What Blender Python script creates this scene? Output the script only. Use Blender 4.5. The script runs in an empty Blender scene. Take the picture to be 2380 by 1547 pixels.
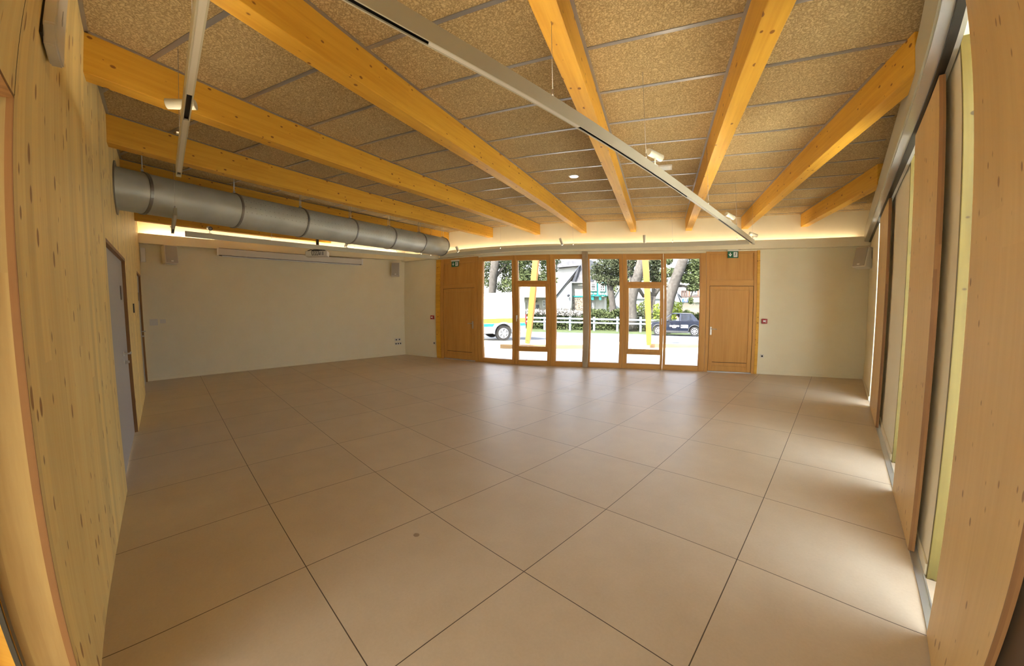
import bpy, bmesh, math, random
from mathutils import Vector, Matrix
random.seed(7)
R = math.radians
C = bpy.context.scene.collection
scn = bpy.context.scene

# ------------------------------------------------------------------ camera
# ultra wide phone lens, measured from the floor grid and the verticals
CAM = Vector((1.4148, -1.5751, 1.7178))
YAW, PITCH, ROLL = -0.775927, -0.065197, -0.006257
K = (0.8842365, 0.5811417, -0.8850909, 0.2884502)            # angle off axis as a polynomial of image radius / F
F = 910.4305
UX, UY = -10.1853, -24.4365
f_ = Vector((math.sin(YAW)*math.cos(PITCH), math.cos(YAW)*math.cos(PITCH), math.sin(PITCH)))
r_ = Vector((math.cos(YAW), -math.sin(YAW), 0))
u_ = r_.cross(f_)
RGT = math.cos(ROLL)*r_ + math.sin(ROLL)*u_
UPV = -math.sin(ROLL)*r_ + math.cos(ROLL)*u_
cd = bpy.data.cameras.new('camera')
cam = bpy.data.objects.new('camera', cd)
C.objects.link(cam)
M_ = Matrix((RGT, UPV, -f_)).transposed().to_4x4()
M_.translation = CAM
cam.matrix_world = M_
cd.type = 'PANO'
cd.panorama_type = 'FISHEYE_LENS_POLYNOMIAL'
cd.fisheye_fov = R(179)
cd.sensor_fit = 'HORIZONTAL'
cd.sensor_width = 36.0
cd.sensor_height = 36.0*1547/2380
FM = F*36.0/2380
cd.fisheye_polynomial_k0 = 0.0
for i_, k_ in enumerate(K):
    setattr(cd, 'fisheye_polynomial_k%d' % (i_+1), -k_/FM**(i_+1))
cd.shift_x = -UX/2380
cd.shift_y = UY/1547
cd.clip_start = 0.02
cd.clip_end = 400
scn.camera = cam

def ray(u, v):
    x = (u-1190-UX)/F; y = -(v-773.5-UY)/F
    r = math.hypot(x, y)+1e-12
    th = K[0]*r+K[1]*r**2+K[2]*r**3+K[3]*r**4
    return RGT*(math.sin(th)*x/r) + UPV*(math.sin(th)*y/r) + f_*math.cos(th)
def onp(u, v, P, n):
    d = ray(u, v)
    return CAM + d*((Vector(P)-CAM).dot(Vector(n))/d.dot(Vector(n)))
def onz(u, v, z): return onp(u, v, (0,0,z), (0,0,1))

# ------------------------------------------------------------------ world, sun, exposure
w = bpy.data.worlds.new('world'); scn.world = w; w.use_nodes = True
nt = w.node_tree; nt.nodes.clear()
sky = nt.nodes.new('ShaderNodeTexSky'); sky.sky_type = 'NISHITA'
sky.sun_disc = False; sky.sun_elevation = R(55); sky.sun_rotation = R(200); sky.dust_density = 2.0
bg = nt.nodes.new('ShaderNodeBackground'); bg.inputs[1].default_value = 1.0
wo = nt.nodes.new('ShaderNodeOutputWorld')
hs0 = nt.nodes.new('ShaderNodeHueSaturation'); hs0.inputs['Saturation'].default_value = 0.45
nt.links.new(sky.outputs[0], hs0.inputs['Color']); nt.links.new(hs0.outputs[0], bg.inputs[0]); nt.links.new(bg.outputs[0], wo.inputs[0])

# window wall: A left corner, s runs along it, d runs outwards
A = Vector((-9.03, 4.63, 0)); B = Vector((1.84, 8.72, 0))
WL = (B-A).length
WT = (B-A)/WL; WN = Vector((-WT.y, WT.x, 0)); WA = math.atan2(WT.y, WT.x)
WM = Matrix.Translation(A) @ Matrix.Rotation(WA, 4, 'Z')
def W(s, d, z): return A + WT*s + WN*d + Vector((0,0,z))
def at(u, v, d):
    """local (s, z) of the spot seen at u,v on the upright plane d metres beyond the window wall"""
    P = onp(u, v, A+WN*d, WN)
    return (P-A).dot(WT), P.z

sun_d = (WN*0.62 + WT*0.22 + Vector((0,0,-0.80))).normalized()
sl = bpy.data.lights.new('sun', 'SUN'); sl.energy = 21.0; sl.angle = R(0.6); sl.color = (1.0, 0.95, 0.86)
so = bpy.data.objects.new('sun', sl); C.objects.link(so)
so.rotation_euler = sun_d.to_track_quat('-Z', 'Y').to_euler(); so.location = (0,-20,30)

scn.view_settings.view_transform = 'Standard'
scn.view_settings.look = 'None'
scn.view_settings.exposure = 2.25
scn.view_settings.gamma = 1.0
scn.view_settings.use_curve_mapping = False

# ------------------------------------------------------------------ helpers
def tag(o, label=None, cat=None, group=None, kind=None):
    if label: o['label'] = label
    if cat: o['category'] = cat
    if group: o['group'] = group
    if kind: o['kind'] = kind
    return o
def thing(name, label, cat, loc=(0,0,0), rz=0.0, group=None, kind=None):
    o = bpy.data.objects.new(name, None); C.objects.link(o)
    o.empty_display_size = 0.1
    o.location = loc; o.rotation_euler = (0,0,rz)
    o.matrix_world = Matrix.Translation(Vector(loc)) @ Matrix.Rotation(rz, 4, 'Z')
    return tag(o, label, cat, group, kind)
def world_of(o):
    m = o.matrix_basis.copy()
    while o.parent is not None:
        o = o.parent; m = o.matrix_basis @ m
    return m
def obj(name, bm, mat, parent=None, M=None, smooth=False, base=None):
    """link bm (coordinates in frame M, world by default) as one mesh object"""
    M = M or Matrix.Identity(4)
    bmesh.ops.recalc_face_normals(bm, faces=bm.faces[:]) if len(bm.faces) < 3000 else None
    bm.normal_update()
    me = bpy.data.meshes.new(name)
    o = bpy.data.objects.new(name, me)
    if parent is not None:
        bm.transform(world_of(parent).inverted() @ M)
        o.parent = parent
        c = None
        xs = [v.co for v in bm.verts]
        c = Vector((sum(v.x for v in xs)/len(xs), sum(v.y for v in xs)/len(xs), min(v.z for v in xs)))
        bm.transform(Matrix.Translation(-c)); o.location = c
    else:
        xs = [v.co for v in bm.verts]
        c = Vector(((min(v.x for v in xs)+max(v.x for v in xs))/2, (min(v.y for v in xs)+max(v.y for v in xs))/2, min(v.z for v in xs)))
        if base is not None: c = Vector(base)
        bm.transform(Matrix.Translation(-c))
        o.matrix_world = M @ Matrix.Translation(c)
    if smooth:
        for f in bm.faces: f.smooth = True
    bm.to_mesh(me); bm.free()
    for m in (mat if isinstance(mat, (list, tuple)) else [mat]): me.materials.append(m)
    C.objects.link(o)
    return o
def struct(name, bm, mat, parent=None, M=None, **k):
    o = obj(name, bm, mat, parent, M, **k)
    if parent is None: o['kind'] = 'structure'
    return o
def nb(): return bmesh.new()
def box(bm, x0, x1, y0, y1, z0, z1, mi=0, bev=0.0):
    vs = [bm.verts.new(p) for p in ((x0,y0,z0),(x1,y0,z0),(x1,y1,z0),(x0,y1,z0),(x0,y0,z1),(x1,y0,z1),(x1,y1,z1),(x0,y1,z1))]
    fs = [bm.faces.new([vs[i] for i in q]) for q in ((0,3,2,1),(4,5,6,7),(0,1,5,4),(1,2,6,5),(2,3,7,6),(3,0,4,7))]
    for f in fs: f.material_index = mi
    if bev > 0:
        es = list({e for f in fs for e in f.edges})
        r = bmesh.ops.bevel(bm, geom=es, offset=bev, segments=2, affect='EDGES', profile=0.6)
        for f in r['faces']: f.material_index = mi
    return bm
def hexa(bm, P, mi=0):
    """P: 4 bottom points (ccw) then 4 top points"""
    vs = [bm.verts.new(p) for p in P]
    for q in ((0,3,2,1),(4,5,6,7),(0,1,5,4),(1,2,6,5),(2,3,7,6),(3,0,4,7)):
        bm.faces.new([vs[i] for i in q]).material_index = mi
def frame_rect(bm, x0, x1, z0, z1, y0, y1, t, tb=None, tt=None, bev=0.004):
    """rectangular frame in the x-z plane, bar width t"""
    tb = t if tb is None else tb; tt = t if tt is None else tt
    box(bm, x0, x0+t, y0, y1, z0, z1, bev=bev); box(bm, x1-t, x1, y0, y1, z0, z1, bev=bev)
    box(bm, x0+t, x1-t, y0, y1, z0, z0+tb, bev=bev); box(bm, x0+t, x1-t, y0, y1, z1-tt, z1, bev=bev)
def cyl(bm, p0, p1, r0, r1=None, n=20, cap=True, mi=0):
    r1 = r0 if r1 is None else r1
    p0 = Vector(p0); p1 = Vector(p1); d = (p1-p0).normalized()
    a = d.orthogonal().normalized(); b = d.cross(a)
    v0 = [bm.verts.new(p0+(a*math.cos(2*math.pi*i/n)+b*math.sin(2*math.pi*i/n))*r0) for i in range(n)]
    v1 = [bm.verts.new(p1+(a*math.cos(2*math.pi*i/n)+b*math.sin(2*math.pi*i/n))*r1) for i in range(n)]
    for i in range(n):
        f = bm.faces.new((v0[i], v0[(i+1)%n], v1[(i+1)%n], v1[i])); f.smooth = True; f.material_index = mi
    if cap:
        bm.faces.new(v0[::-1]).material_index = mi; bm.faces.new(v1).material_index = mi
    return v0, v1
def tube(bm, pts, rad, n=10, mi=0):
    """swept tube through pts with radius (or list of radii)"""
    pts = [Vector(p) for p in pts]
    rs = rad if isinstance(rad, (list, tuple)) else [rad]*len(pts)
    rings = []
    up = None
    for i, p in enumerate(pts):
        d = (pts[min(i+1, len(pts)-1)]-pts[max(i-1, 0)]).normalized()
        if up is None: up = d.orthogonal().normalized()
        up = (up - d*up.dot(d)).normalized(); b = d.cross(up)
        rings.append([bm.verts.new(p+(up*math.cos(2*math.pi*k/n)+b*math.sin(2*math.pi*k/n))*rs[i]) for k in range(n)])
    for i in range(len(rings)-1):
        for k in range(n):
            f = bm.faces.new((rings[i][k], rings[i][(k+1)%n], rings[i+1][(k+1)%n], rings[i+1][k])); f.material_index = mi; f.smooth = True
    bm.faces.new(rings[0][::-1]).material_index = mi; bm.faces.new(rings[-1]).material_index = mi
def ring(bm, c, axis, r, w, h, n=40, mi=0):
    """band of rectangular section round a pipe"""
    c = Vector(c); d = Vector(axis).normalized(); a = d.orthogonal().normalized(); b = d.cross(a)
    prof = [(-w/2, r), (-w/2, r+h), (w/2, r+h), (w/2, r)]
    rg = []
    for i in range(n):
        t = 2*math.pi*i/n; e = a*math.cos(t)+b*math.sin(t)
        rg.append([bm.verts.new(c+d*x+e*y) for x, y in prof])
    for i in range(n):
        j = (i+1) % n
        for k in range(4):
            bm.faces.new((rg[i][k], rg[i][(k+1)%4], rg[j][(k+1)%4], rg[j][k])).material_index = mi
def prism(bm, poly, y0, y1, mi=0):
    """poly: list of (x,z); extruded from y0 to y1"""
    a = [bm.verts.new((x, y0, z)) for x, z in poly]; b = [bm.verts.new((x, y1, z)) for x, z in poly]
    n = len(poly)
    bm.faces.new(a).material_index = mi; bm.faces.new(b[::-1]).material_index = mi
    for i in range(n):
        bm.faces.new((a[i], b[i], b[(i+1)%n], a[(i+1)%n])).material_index = mi
    bmesh.ops.recalc_face_normals(bm, faces=bm.faces[:])
def sphere(bm, c, r, sx=1, sy=1, sz=1, sub=2):
    res = bmesh.ops.create_icosphere(bm, subdivisions=sub, radius=r)
    for v in res['verts']: v.co = Vector((v.co.x*sx, v.co.y*sy, v.co.z*sz))+Vector(c)
    for v in res['verts']:
        for f in v.link_faces: f.smooth = True
def copy_thing(root, M, label=None, group=None):
    r = root.copy(); C.objects.link(r); r.matrix_world = M
    if label: r['label'] = label
    if group: r['group'] = group
    for ch in list(root.children):
        c = ch.copy(); C.objects.link(c); c.parent = r
        for g in ch.children:
            e = g.copy(); C.objects.link(e); e.parent = c
    return r
def text_mesh(name, body, size, mat, parent, M, extrude=0.001, align='CENTER', sx=1.0):
    cu = bpy.data.curves.new(name, 'FONT'); cu.body = body; cu.size = size; cu.extrude = extrude
    cu.align_x = align; cu.align_y = 'CENTER'
    to = bpy.data.objects.new('tmp_text', cu); C.objects.link(to)
    bpy.context.view_layer.update()
    me = bpy.data.meshes.new_from_object(to.evaluated_get(bpy.context.evaluated_depsgraph_get()))
    bpy.data.objects.remove(to)
    bm = nb(); bm.from_mesh(me); bpy.data.meshes.remove(me)
    bm.transform(Matrix.Scale(sx, 4, (1,0,0)))
    return obj(name, bm, mat, parent, M)

# ------------------------------------------------------------------ materials
def pm(name, col, rough=0.6, metal=0.0, emit=None, es=0.0, spec=0.5):
    m = bpy.data.materials.new(name); m.use_nodes = True
    b = m.node_tree.nodes['Principled BSDF']
    b.inputs['Base Color'].default_value = (*col, 1); b.inputs['Roughness'].default_value = rough
    b.inputs['Metallic'].default_value = metal; b.inputs['Specular IOR Level'].default_value = spec
    if emit: b.inputs['Emission Color'].default_value = (*emit, 1); b.inputs['Emission Strength'].default_value = es
    return m
class NT:
    def __init__(s, m): s.t = m.node_tree; s.b = s.t.nodes['Principled BSDF']
    def n(s, ty, **k):
        o = s.t.nodes.new(ty)
        for a, v in k.items(): setattr(o, a, v)
        return o
    def l(s, a, b): s.t.links.new(a, b)
    def math(s, op, a, b=None, c=None):
        o = s.n('ShaderNodeMath', operation=op)
        for i, v in enumerate((a, b, c)):
            if v is None: continue
            if isinstance(v, (int, float)): o.inputs[i].default_value = v
            else: s.l(v, o.inputs[i])
        return o.outputs[0]
    def mix(s, f, a, b, ty='MIX'):
        o = s.n('ShaderNodeMix', data_type='RGBA', blend_type=ty)
        for i, v in ((0, f), (6, a), (7, b)):
            if isinstance(v, (int, float)): o.inputs[i].default_value = v
            elif isinstance(v, tuple): o.inputs[i].default_value = (*v, 1)
            else: s.l(v, o.inputs[i])
        return o.outputs[2]
    def noise(s, vec, scale, detail=4, rough=0.55):
        o = s.n('ShaderNodeTexNoise'); o.inputs['Scale'].default_value = scale; o.inputs['Detail'].default_value = detail
        o.inputs['Roughness'].default_value = rough; s.l(vec, o.inputs['Vector']); return o.outputs['Fac']
    def ramp(s, f, stops):
        o = s.n('ShaderNodeValToRGB'); e = o.color_ramp.elements
        e[0].position, e[0].color = stops[0][0], (*stops[0][1], 1); e[1].position, e[1].color = stops[1][0], (*stops[1][1], 1)
        for p, c in stops[2:]: q = e.new(p); q.color = (*c, 1)
        s.l(f, o.inputs[0]); return o.outputs[0]
    def bump(s, h, strength, dist=0.01):
        o = s.n('ShaderNodeBump'); o.inputs['Strength'].default_value = strength; o.inputs['Distance'].default_value = dist
        s.l(h, o.inputs['Height']); s.l(o.outputs[0], s.b.inputs['Normal'])
def mottled(name, c1, c2, scale=8, rough=0.7, bump=0.0, detail=4, metal=0.0, lo=0.35, hi=0.65, bscale=None, spec=0.5):
    m = pm(name, c1, rough, metal, spec=spec); t = NT(m)
    co = t.n('ShaderNodeTexCoord').outputs['Object']
    f = t.noise(co, scale, detail)
    t.l(t.ramp(f, [(lo, c1), (hi, c2)]), t.b.inputs['Base Color'])
    if bump: t.bump(t.noise(co, bscale or scale*6, 3), bump)
    return m
def wood(name, light, dark, axis='Z', strip=0.10, knots=1.0, knot=(0.10, 0.03, 0.008), rough=0.5, kscale=3.0, tone=0.25, kst=3.0, ksz=0.06, spec=0.4):
    """boards with the grain along axis, tones that change from lamella to lamella, dark knots"""
    m = pm(name, light, rough, spec=spec); t = NT(m)
    co = t.n('ShaderNodeTexCoord').outputs['Object']
    sp = t.n('ShaderNodeSeparateXYZ'); t.l(co, sp.inputs[0]); X, Y, Z = sp.outputs
    if axis == 'Z': al, a1, a2 = Z, X, Y
    elif axis == 'X': al, a1, a2 = X, Y, Z
    else: al, a1, a2 = Y, X, Z
    if axis == 'Z': ac = t.math('ADD', a1, t.math('MULTIPLY', a2, 0.83))
    else: ac = t.math('ADD', a2, t.math('MULTIPLY', a1, 0.83))
    cell = t.math('FLOOR', t.math('DIVIDE', ac, strip))
    # lamella blocks of varied length
    wn0 = t.n('ShaderNodeTexWhiteNoise', noise_dimensions='1D'); t.l(cell, wn0.inputs['W'])
    blk = t.math('FLOOR', t.math('ADD', t.math('MULTIPLY', al, 0.45), t.math('MULTIPLY', wn0.outputs['Value'], 7.0)))
    cv = t.n('ShaderNodeCombineXYZ'); t.l(cell, cv.inputs[0]); t.l(blk, cv.inputs[1])
    wn1 = t.n('ShaderNodeTexWhiteNoise', noise_dimensions='2D'); t.l(cv.outputs[0], wn1.inputs['Vector'])
    # grain
    gv = t.n('ShaderNodeCombineXYZ'); t.l(t.math('MULTIPLY', ac, 26.0), gv.inputs[0]); t.l(t.math('MULTIPLY', al, 1.3), gv.inputs[1]); t.l(t.math('MULTIPLY', wn1.outputs['Value'], 31.0), gv.inputs[2])
    g = t.noise(gv.outputs[0], 1.0, 5, 0.6)
    gv2 = t.n('ShaderNodeCombineXYZ'); t.l(t.math('MULTIPLY', ac, 5.0), gv2.inputs[0]); t.l(t.math('MULTIPLY', al, 0.5), gv2.inputs[1])
    g2 = t.noise(gv2.outputs[0], 1.0, 3)
    mx = t.math('ADD', t.math('MULTIPLY', g, 0.75), t.math('MULTIPLY', g2, 0.35))
    base = t.ramp(mx, [(0.34, light), (0.80, dark)])
    hs = t.n('ShaderNodeHueSaturation')
    t.l(base, hs.inputs['Color']); t.l(t.math('ADD', t.math('MULTIPLY', t.math('SUBTRACT', wn1.outputs['Value'], 0.5), tone), 1.0), hs.inputs['Value'])
    col = hs.outputs['Color']
    if knots:
        kv = t.n('ShaderNodeCombineXYZ'); t.l(t.math('MULTIPLY', ac, kscale), kv.inputs[0]); t.l(t.math('MULTIPLY', al, kscale/kst), kv.inputs[1]); t.l(cell, kv.inputs[2])
        vo = t.n('ShaderNodeTexVoronoi', feature='F1'); vo.inputs['Scale'].default_value = 1.6; t.l(kv.outputs[0], vo.inputs['Vector'])
        ds = vo.outputs['Distance']
        sw = t.n('ShaderNodeSeparateColor'); t.l(vo.outputs['Color'], sw.inputs[0])
        rad = t.math('MULTIPLY', sw.outputs[0], ksz*2*knots)
        k = t.n('ShaderNodeMapRange'); t.l(t.math('SUBTRACT', ds, rad), k.inputs[0])
        k.inputs[1].default_value = 0.0; k.inputs[2].default_value = 0.05; k.inputs[3].default_value = 0.85; k.inputs[4].default_value = 0.0
        col = t.mix(k.outputs[0], col, knot)
    t.l(col, t.b.inputs['Base Color'])
    t.bump(g, 0.06, 0.002)
    return m

M_white = mottled('white_paint', (0.83,0.75,0.54), (0.85,0.775,0.57), 3, 0.85)
M_cream = pm('cream_powder_coat', (0.56,0.53,0.41), 0.45)
M_cladL = wood('pine_cladding', (0.93,0.75,0.34), (0.80,0.57,0.20), 'Z', 0.11, 1.0, (0.33,0.14,0.04), kscale=7.0, kst=2.2, ksz=0.10, tone=0.22)
M_panelR = wood('spruce_panel', (0.74,0.50,0.21), (0.66,0.42,0.165), 'Z', 0.30, 0.9, (0.30,0.14,0.05), kscale=9.0, kst=2.0, ksz=0.08, tone=0.05)
M_beam = wood('glulam_beam', (0.80,0.45,0.05), (0.60,0.28,0.022), 'X', 0.5, 0.9, (0.20,0.06,0.01), kscale=9.0, kst=1.6, ksz=0.09, tone=0.06)
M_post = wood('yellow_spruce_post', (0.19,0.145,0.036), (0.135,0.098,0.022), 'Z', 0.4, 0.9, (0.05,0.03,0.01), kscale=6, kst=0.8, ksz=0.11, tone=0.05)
M_oak = wood('varnished_joinery', (0.64,0.33,0.08), (0.52,0.24,0.05), 'Z', 0.5, 0, rough=0.4, tone=0.04)
M_oakH = wood('varnished_joinery_rail', (0.64,0.33,0.08), (0.52,0.24,0.05), 'X', 0.5, 0, rough=0.4, tone=0.04)
M_jamb = wood('laminated_jamb', (0.46,0.34,0.15), (0.32,0.20,0.075), 'Z', 0.045, 0.4, (0.28,0.13,0.05), tone=0.5)
M_edge = wood('panel_end_grain', (0.30,0.15,0.05), (0.21,0.09,0.03), 'Z', 0.03, 0.3, tone=0.3)
M_grey = pm('grey_door_laminate', (0.42,0.41,0.42), 0.45)
M_steel = pm('brushed_steel', (0.55,0.52,0.48), 0.3, 0.9)
M_alu = pm('anodised_rail', (0.62,0.64,0.66), 0.3, 0.8)
M_black = pm('black_plastic', (0.012,0.011,0.010), 0.4)
M_dark = pm('dark_gap', (0.02,0.018,0.015), 0.8)
M_bar = pm('grey_ceiling_bar', (0.33,0.31,0.29), 0.32, 0.55)
M_duct = mottled('galvanised_duct', (0.46,0.48,0.43), (0.54,0.56,0.50), 2.5, 0.45, metal=0.3)
M_ductband = pm('duct_band', (0.28,0.28,0.26), 0.35, 0.8)
M_plastic = pm('white_plastic', (0.72,0.68,0.60), 0.45)
M_grille = pm('speaker_grille', (0.42,0.39,0.34), 0.6)
M_red = pm('alarm_red', (0.45,0.02,0.02), 0.4)
M_green = pm('exit_green', (0.01,0.14,0.06), 0.5)
M_signw = pm('sign_white', (0.85,0.85,0.82), 0.5)
M_led = pm('led_strip', (1,1,1), 0.5, emit=(1.0,0.80,0.60), es=3.5)
M_ledb = pm('led_strip_back', (1,1,1), 0.5, emit=(1.0,0.84,0.66), es=10.0)
M_up = pm('added_uplight_glow', (1,1,1), 0.5, emit=(1.0,0.86,0.66), es=7.5)  # glow added on top of the tracks to brighten the room
M_lampface = pm('spot_lens', (0.9,0.9,0.85), 0.3, emit=(1,0.95,0.85), es=1.0)
M_down = pm('downlight_lens', (0.9,0.9,0.9), 0.3, emit=(1,0.97,0.9), es=2.0)

def ceiling_material():
    m = pm('wood_wool_panel', (0.42,0.29,0.13), 0.95, spec=0.1); t = NT(m)
    co = t.n('ShaderNodeTexCoord').outputs['Object']
    d = t.n('ShaderNodeVectorMath', operation='ADD'); t.l(co, d.inputs[0])
    nn = t.n('ShaderNodeTexNoise'); nn.inputs['Scale'].default_value = 14; t.l(co, nn.inputs['Vector'])
    sc = t.n('ShaderNodeVectorMath', operation='SCALE'); t.l(nn.outputs['Color'], sc.inputs[0]); sc.inputs['Scale'].default_value = 0.12
    t.l(sc.outputs[0], d.inputs[1])
    vo = t.n('ShaderNodeTexVoronoi', feature='DISTANCE_TO_EDGE'); vo.inputs['Scale'].default_value = 40; t.l(d.outputs[0], vo.inputs['Vector'])
    n2 = t.noise(co, 90, 3, 0.7)
    f = t.math('ADD', t.math('MULTIPLY', vo.outputs['Distance'], 1.3), t.math('MULTIPLY', n2, 0.8))
    big = t.noise(co, 1.1, 2)
    c = t.ramp(f, [(0.30, (0.27,0.185,0.082)), (0.75, (0.59,0.44,0.225))])
    hs = t.n('ShaderNodeHueSaturation'); t.l(c, hs.inputs['Color']); t.l(t.math('ADD', t.math('MULTIPLY', big, 0.3), 0.85), hs.inputs['Value'])
    t.l(hs.outputs[0], t.b.inputs['Base Color'])
    t.bump(f, 0.6, 0.006)
    return m
M_ceil = ceiling_material()
def floor_material():
    m = pm('beige_floor_tile', (0.45,0.36,0.25), 0.42, spec=0.3); t = NT(m)
    co = t.n('ShaderNodeTexCoord').outputs['Object']
    sp = t.n('ShaderNodeSeparateXYZ'); t.l(co, sp.inputs[0])
    def line(v):
        fr = t.math('FRACT', t.math('ADD', v, 0.5)); return t.math('ABSOLUTE', t.math('SUBTRACT', fr, 0.5))
    dmin = t.math('MINIMUM', line(sp.outputs[0]), line(sp.outputs[1]))
    gr = t.math('LESS_THAN', dmin, 0.0028)
    cv = t.n('ShaderNodeCombineXYZ'); t.l(t.math('FLOOR', sp.outputs[0]), cv.inputs[0]); t.l(t.math('FLOOR', sp.outputs[1]), cv.inputs[1])
    wn = t.n('ShaderNodeTexWhiteNoise', noise_dimensions='2D'); t.l(cv.outputs[0], wn.inputs['Vector'])
    a = t.noise(co, 2.2, 6, 0.6); b = t.noise(co, 60, 3, 0.6)
    mx = t.math('ADD', t.math('MULTIPLY', a, 0.7), t.math('MULTIPLY', b, 0.3))
    c = t.ramp(mx, [(0.35, (0.56,0.45,0.31)), (0.68, (0.64,0.53,0.38))])
    hs = t.n('ShaderNodeHueSaturation'); t.l(c, hs.inputs['Color']); t.l(t.math('ADD', t.math('MULTIPLY', wn.outputs['Value'], 0.06), 0.97), hs.inputs['Value'])
    t.l(t.mix(gr, hs.outputs[0], (0.10,0.07,0.045)), t.b.inputs['Base Color'])
    t.l(t.math('ADD', t.math('MULTIPLY', a, 0.15), 0.34), t.b.inputs['Roughness'])
    t.bump(t.math('SUBTRACT', 1.0, gr), 0.25, 0.003)
    return m
M_floor = floor_material()
def glass_material(name, tint, refl=0.5):
    m = bpy.data.materials.new(name); m.use_nodes = True; t = m.node_tree; t.nodes.clear()
    o = t.nodes.new('ShaderNodeOutputMaterial'); mx = t.nodes.new('ShaderNodeMixShader')
    tr = t.nodes.new('ShaderNodeBsdfTransparent'); tr.inputs[0].default_value = (*tint, 1)
    gl = t.nodes.new('ShaderNodeBsdfGlossy'); gl.inputs['Roughness'].default_value = 0.02
    fr = t.nodes.new('ShaderNodeFresnel'); fr.inputs[0].default_value = 1.45
    mu = t.nodes.new('ShaderNodeMath'); mu.operation = 'MULTIPLY'; mu.inputs[1].default_value = refl
    t.links.new(fr.outputs[0], mu.inputs[0]); t.links.new(mu.outputs[0], mx.inputs[0]); t.links.new(tr.outputs[0], mx.inputs[1]); t.links.new(gl.outputs[0], mx.inputs[2])
    t.links.new(mx.outputs[0], o.inputs[0])
    return m
M_glass = glass_material('window_glass', (0.74,0.77,0.77))
M_glassR = glass_material('rear_glass', (0.46,0.46,0.44))
M_glassT = glass_material('tinted_window_glass', (0.5,0.5,0.5))

# ================================================================== ROOM SHELL
HC = 3.55       # ceiling
BL0 = Vector((-9.3, -1.945, 0)); BL1 = A.copy()
bm = nb()
for P in ([(-9.9,-4.2),(2.5,-4.2),(2.5,8.98),(-9.9,4.31)],):
    hexa(bm, [(x,y,-0.12) for x,y in P]+[(x,y,0.0) for x,y in P])
o = struct('floor', bm, M_floor, base=(0,0,0))
# the ceiling stops at the window wall
bm = nb()
P = [(-9.9,-4.2),(2.6,-4.2),(2.6,9.35),(-9.9,4.65)]
hexa(bm, [(x,y,HC) for x,y in P]+[(x,y,HC+0.15) for x,y in P])
struct('ceiling', bm, M_ceil, base=(0,0,HC))

# ---- wooden wall on the left, with two door openings and the opening beside the camera
YL = -1.945
D3 = (-5.17, -3.13, 2.29); D4 = (-9.24, -7.80, 2.31)
bm = nb()
for x0, x1, z0, z1 in ((-9.32, D4[0], 0, HC), (D4[0], D4[1], D4[2], HC), (D4[1], D3[0], 0, HC), (D3[0], D3[1], D3[2], HC), (D3[1], -0.50, 0, HC), (-0.50, 1.86, 2.41, HC), (1.86, 2.3, 0, HC)):
    box(bm, x0, x1, YL-0.018, YL, z0, z1)
wl = struct('wall_left', bm, M_cladL, base=(0,YL,0))
bm = nb()
for x0, x1, z0, z1 in ((-9.32, D4[0], 0, HC), (D4[0], D4[1], D4[2], HC), (D4[1], D3[0], 0, HC), (D3[0], D3[1], D3[2], HC), (D3[1], -0.52, 0, HC), (-0.52, 1.88, 2.425, HC), (1.88, 2.3, 0, HC)):
    box(bm, x0, x1, YL-0.16, YL-0.019, z0, z1)
struct('trim_1', bm, M_jamb, base=(0,YL,0))
# panel edge seen as a thin brown band, vertical joint above the opening
bm = nb(); box(bm, -0.5, -0.494, YL-0.02, YL+0.0005, 0, 2.41); box(bm, -0.5, 1.86, YL-0.16, YL, 2.398, 2.41)
struct('trim_2', bm, M_edge)
bm = nb(); box(bm, -0.502, -0.499, YL-0.005, YL+0.001, 2.41, HC)
struct('trim_3', bm, M_dark)
# lobby behind the opening: frame of the double door
bm = nb(); box(bm, -0.52, -0.47, YL-0.24, YL-0.17, 0, 2.41, bev=0.004); box(bm, -0.60, -0.44, YL-0.34, YL-0.25, 0, 2.41, bev=0.01)
struct('trim_4', bm, M_beam, base=(-0.5,YL-0.2,0))
bm = nb(); box(bm, -0.47, -0.455, YL-0.178, YL-0.160, 0, 2.40)
struct('trim_5', bm, M_black)
bm = nb(); box(bm, -0.75, 2.55, -4.15, -4.05, 2.9, HC); box(bm, -0.75, -0.62, -4.15, YL-0.16, 0, HC); box(bm, 2.42, 2.55, -4.15, YL-0.16, 0, HC)
struct('wall_behind', bm, M_white, base=(0,-4.1,0))
t = thing('window_10', None, None, (0.9,-4.1,0), 0, kind='structure')
bm = nb(); frame_rect(bm, -0.62, 2.42, 0, 2.9, -4.14, -4.06, 0.07); box(bm, 0.87, 0.93, -4.14, -4.06, 0, 2.9)
obj('window_frame', bm, M_oak, t)
bm = nb(); box(bm, -0.58, 2.38, -4.105, -4.095, 0.04, 2.86)
obj('pane', bm, M_glassR, t)

# ---- white wall on the far left
bd = (BL1-BL0).normalized(); bn = Vector((bd.y, -bd.x, 0))     # bn points into the room
BM = Matrix.Translation(BL0) @ Matrix.Rotation(math.atan2(bd.y, bd.x), 4, 'Z')   # x along the wall, -y into the room
LB = (BL1-BL0).length
bm = nb(); box(bm, -0.3, LB+0.4, 0, 0.2, 0, HC)
struct('wall_back', bm, M_white, M=BM)
bm = nb(); box(bm, 0, LB, -0.012, 0, 0, 0.075, bev=0.003)
struct('baseboard_back', bm, M_white, M=BM)

# ---- window wall
FS0, FS1, FZ = 1.22, 9.57, 2.74
bm = nb()
box(bm, -0.3, FS0, 0, 0.25, 0, FZ); box(bm, FS1, WL+0.5, 0, 0.25, 0, FZ); box(bm, -0.3, WL+0.5, 0, 0.25, FZ, HC)
struct('wall_front', bm, M_white, M=WM)
bm = nb()
box(bm, 0, FS0, -0.012, 0, 0, 0.075, bev=0.003); box(bm, FS1, WL, -0.012, 0, 0, 0.075, bev=0.003)
struct('baseboard_front', bm, M_white, M=WM)

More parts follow.
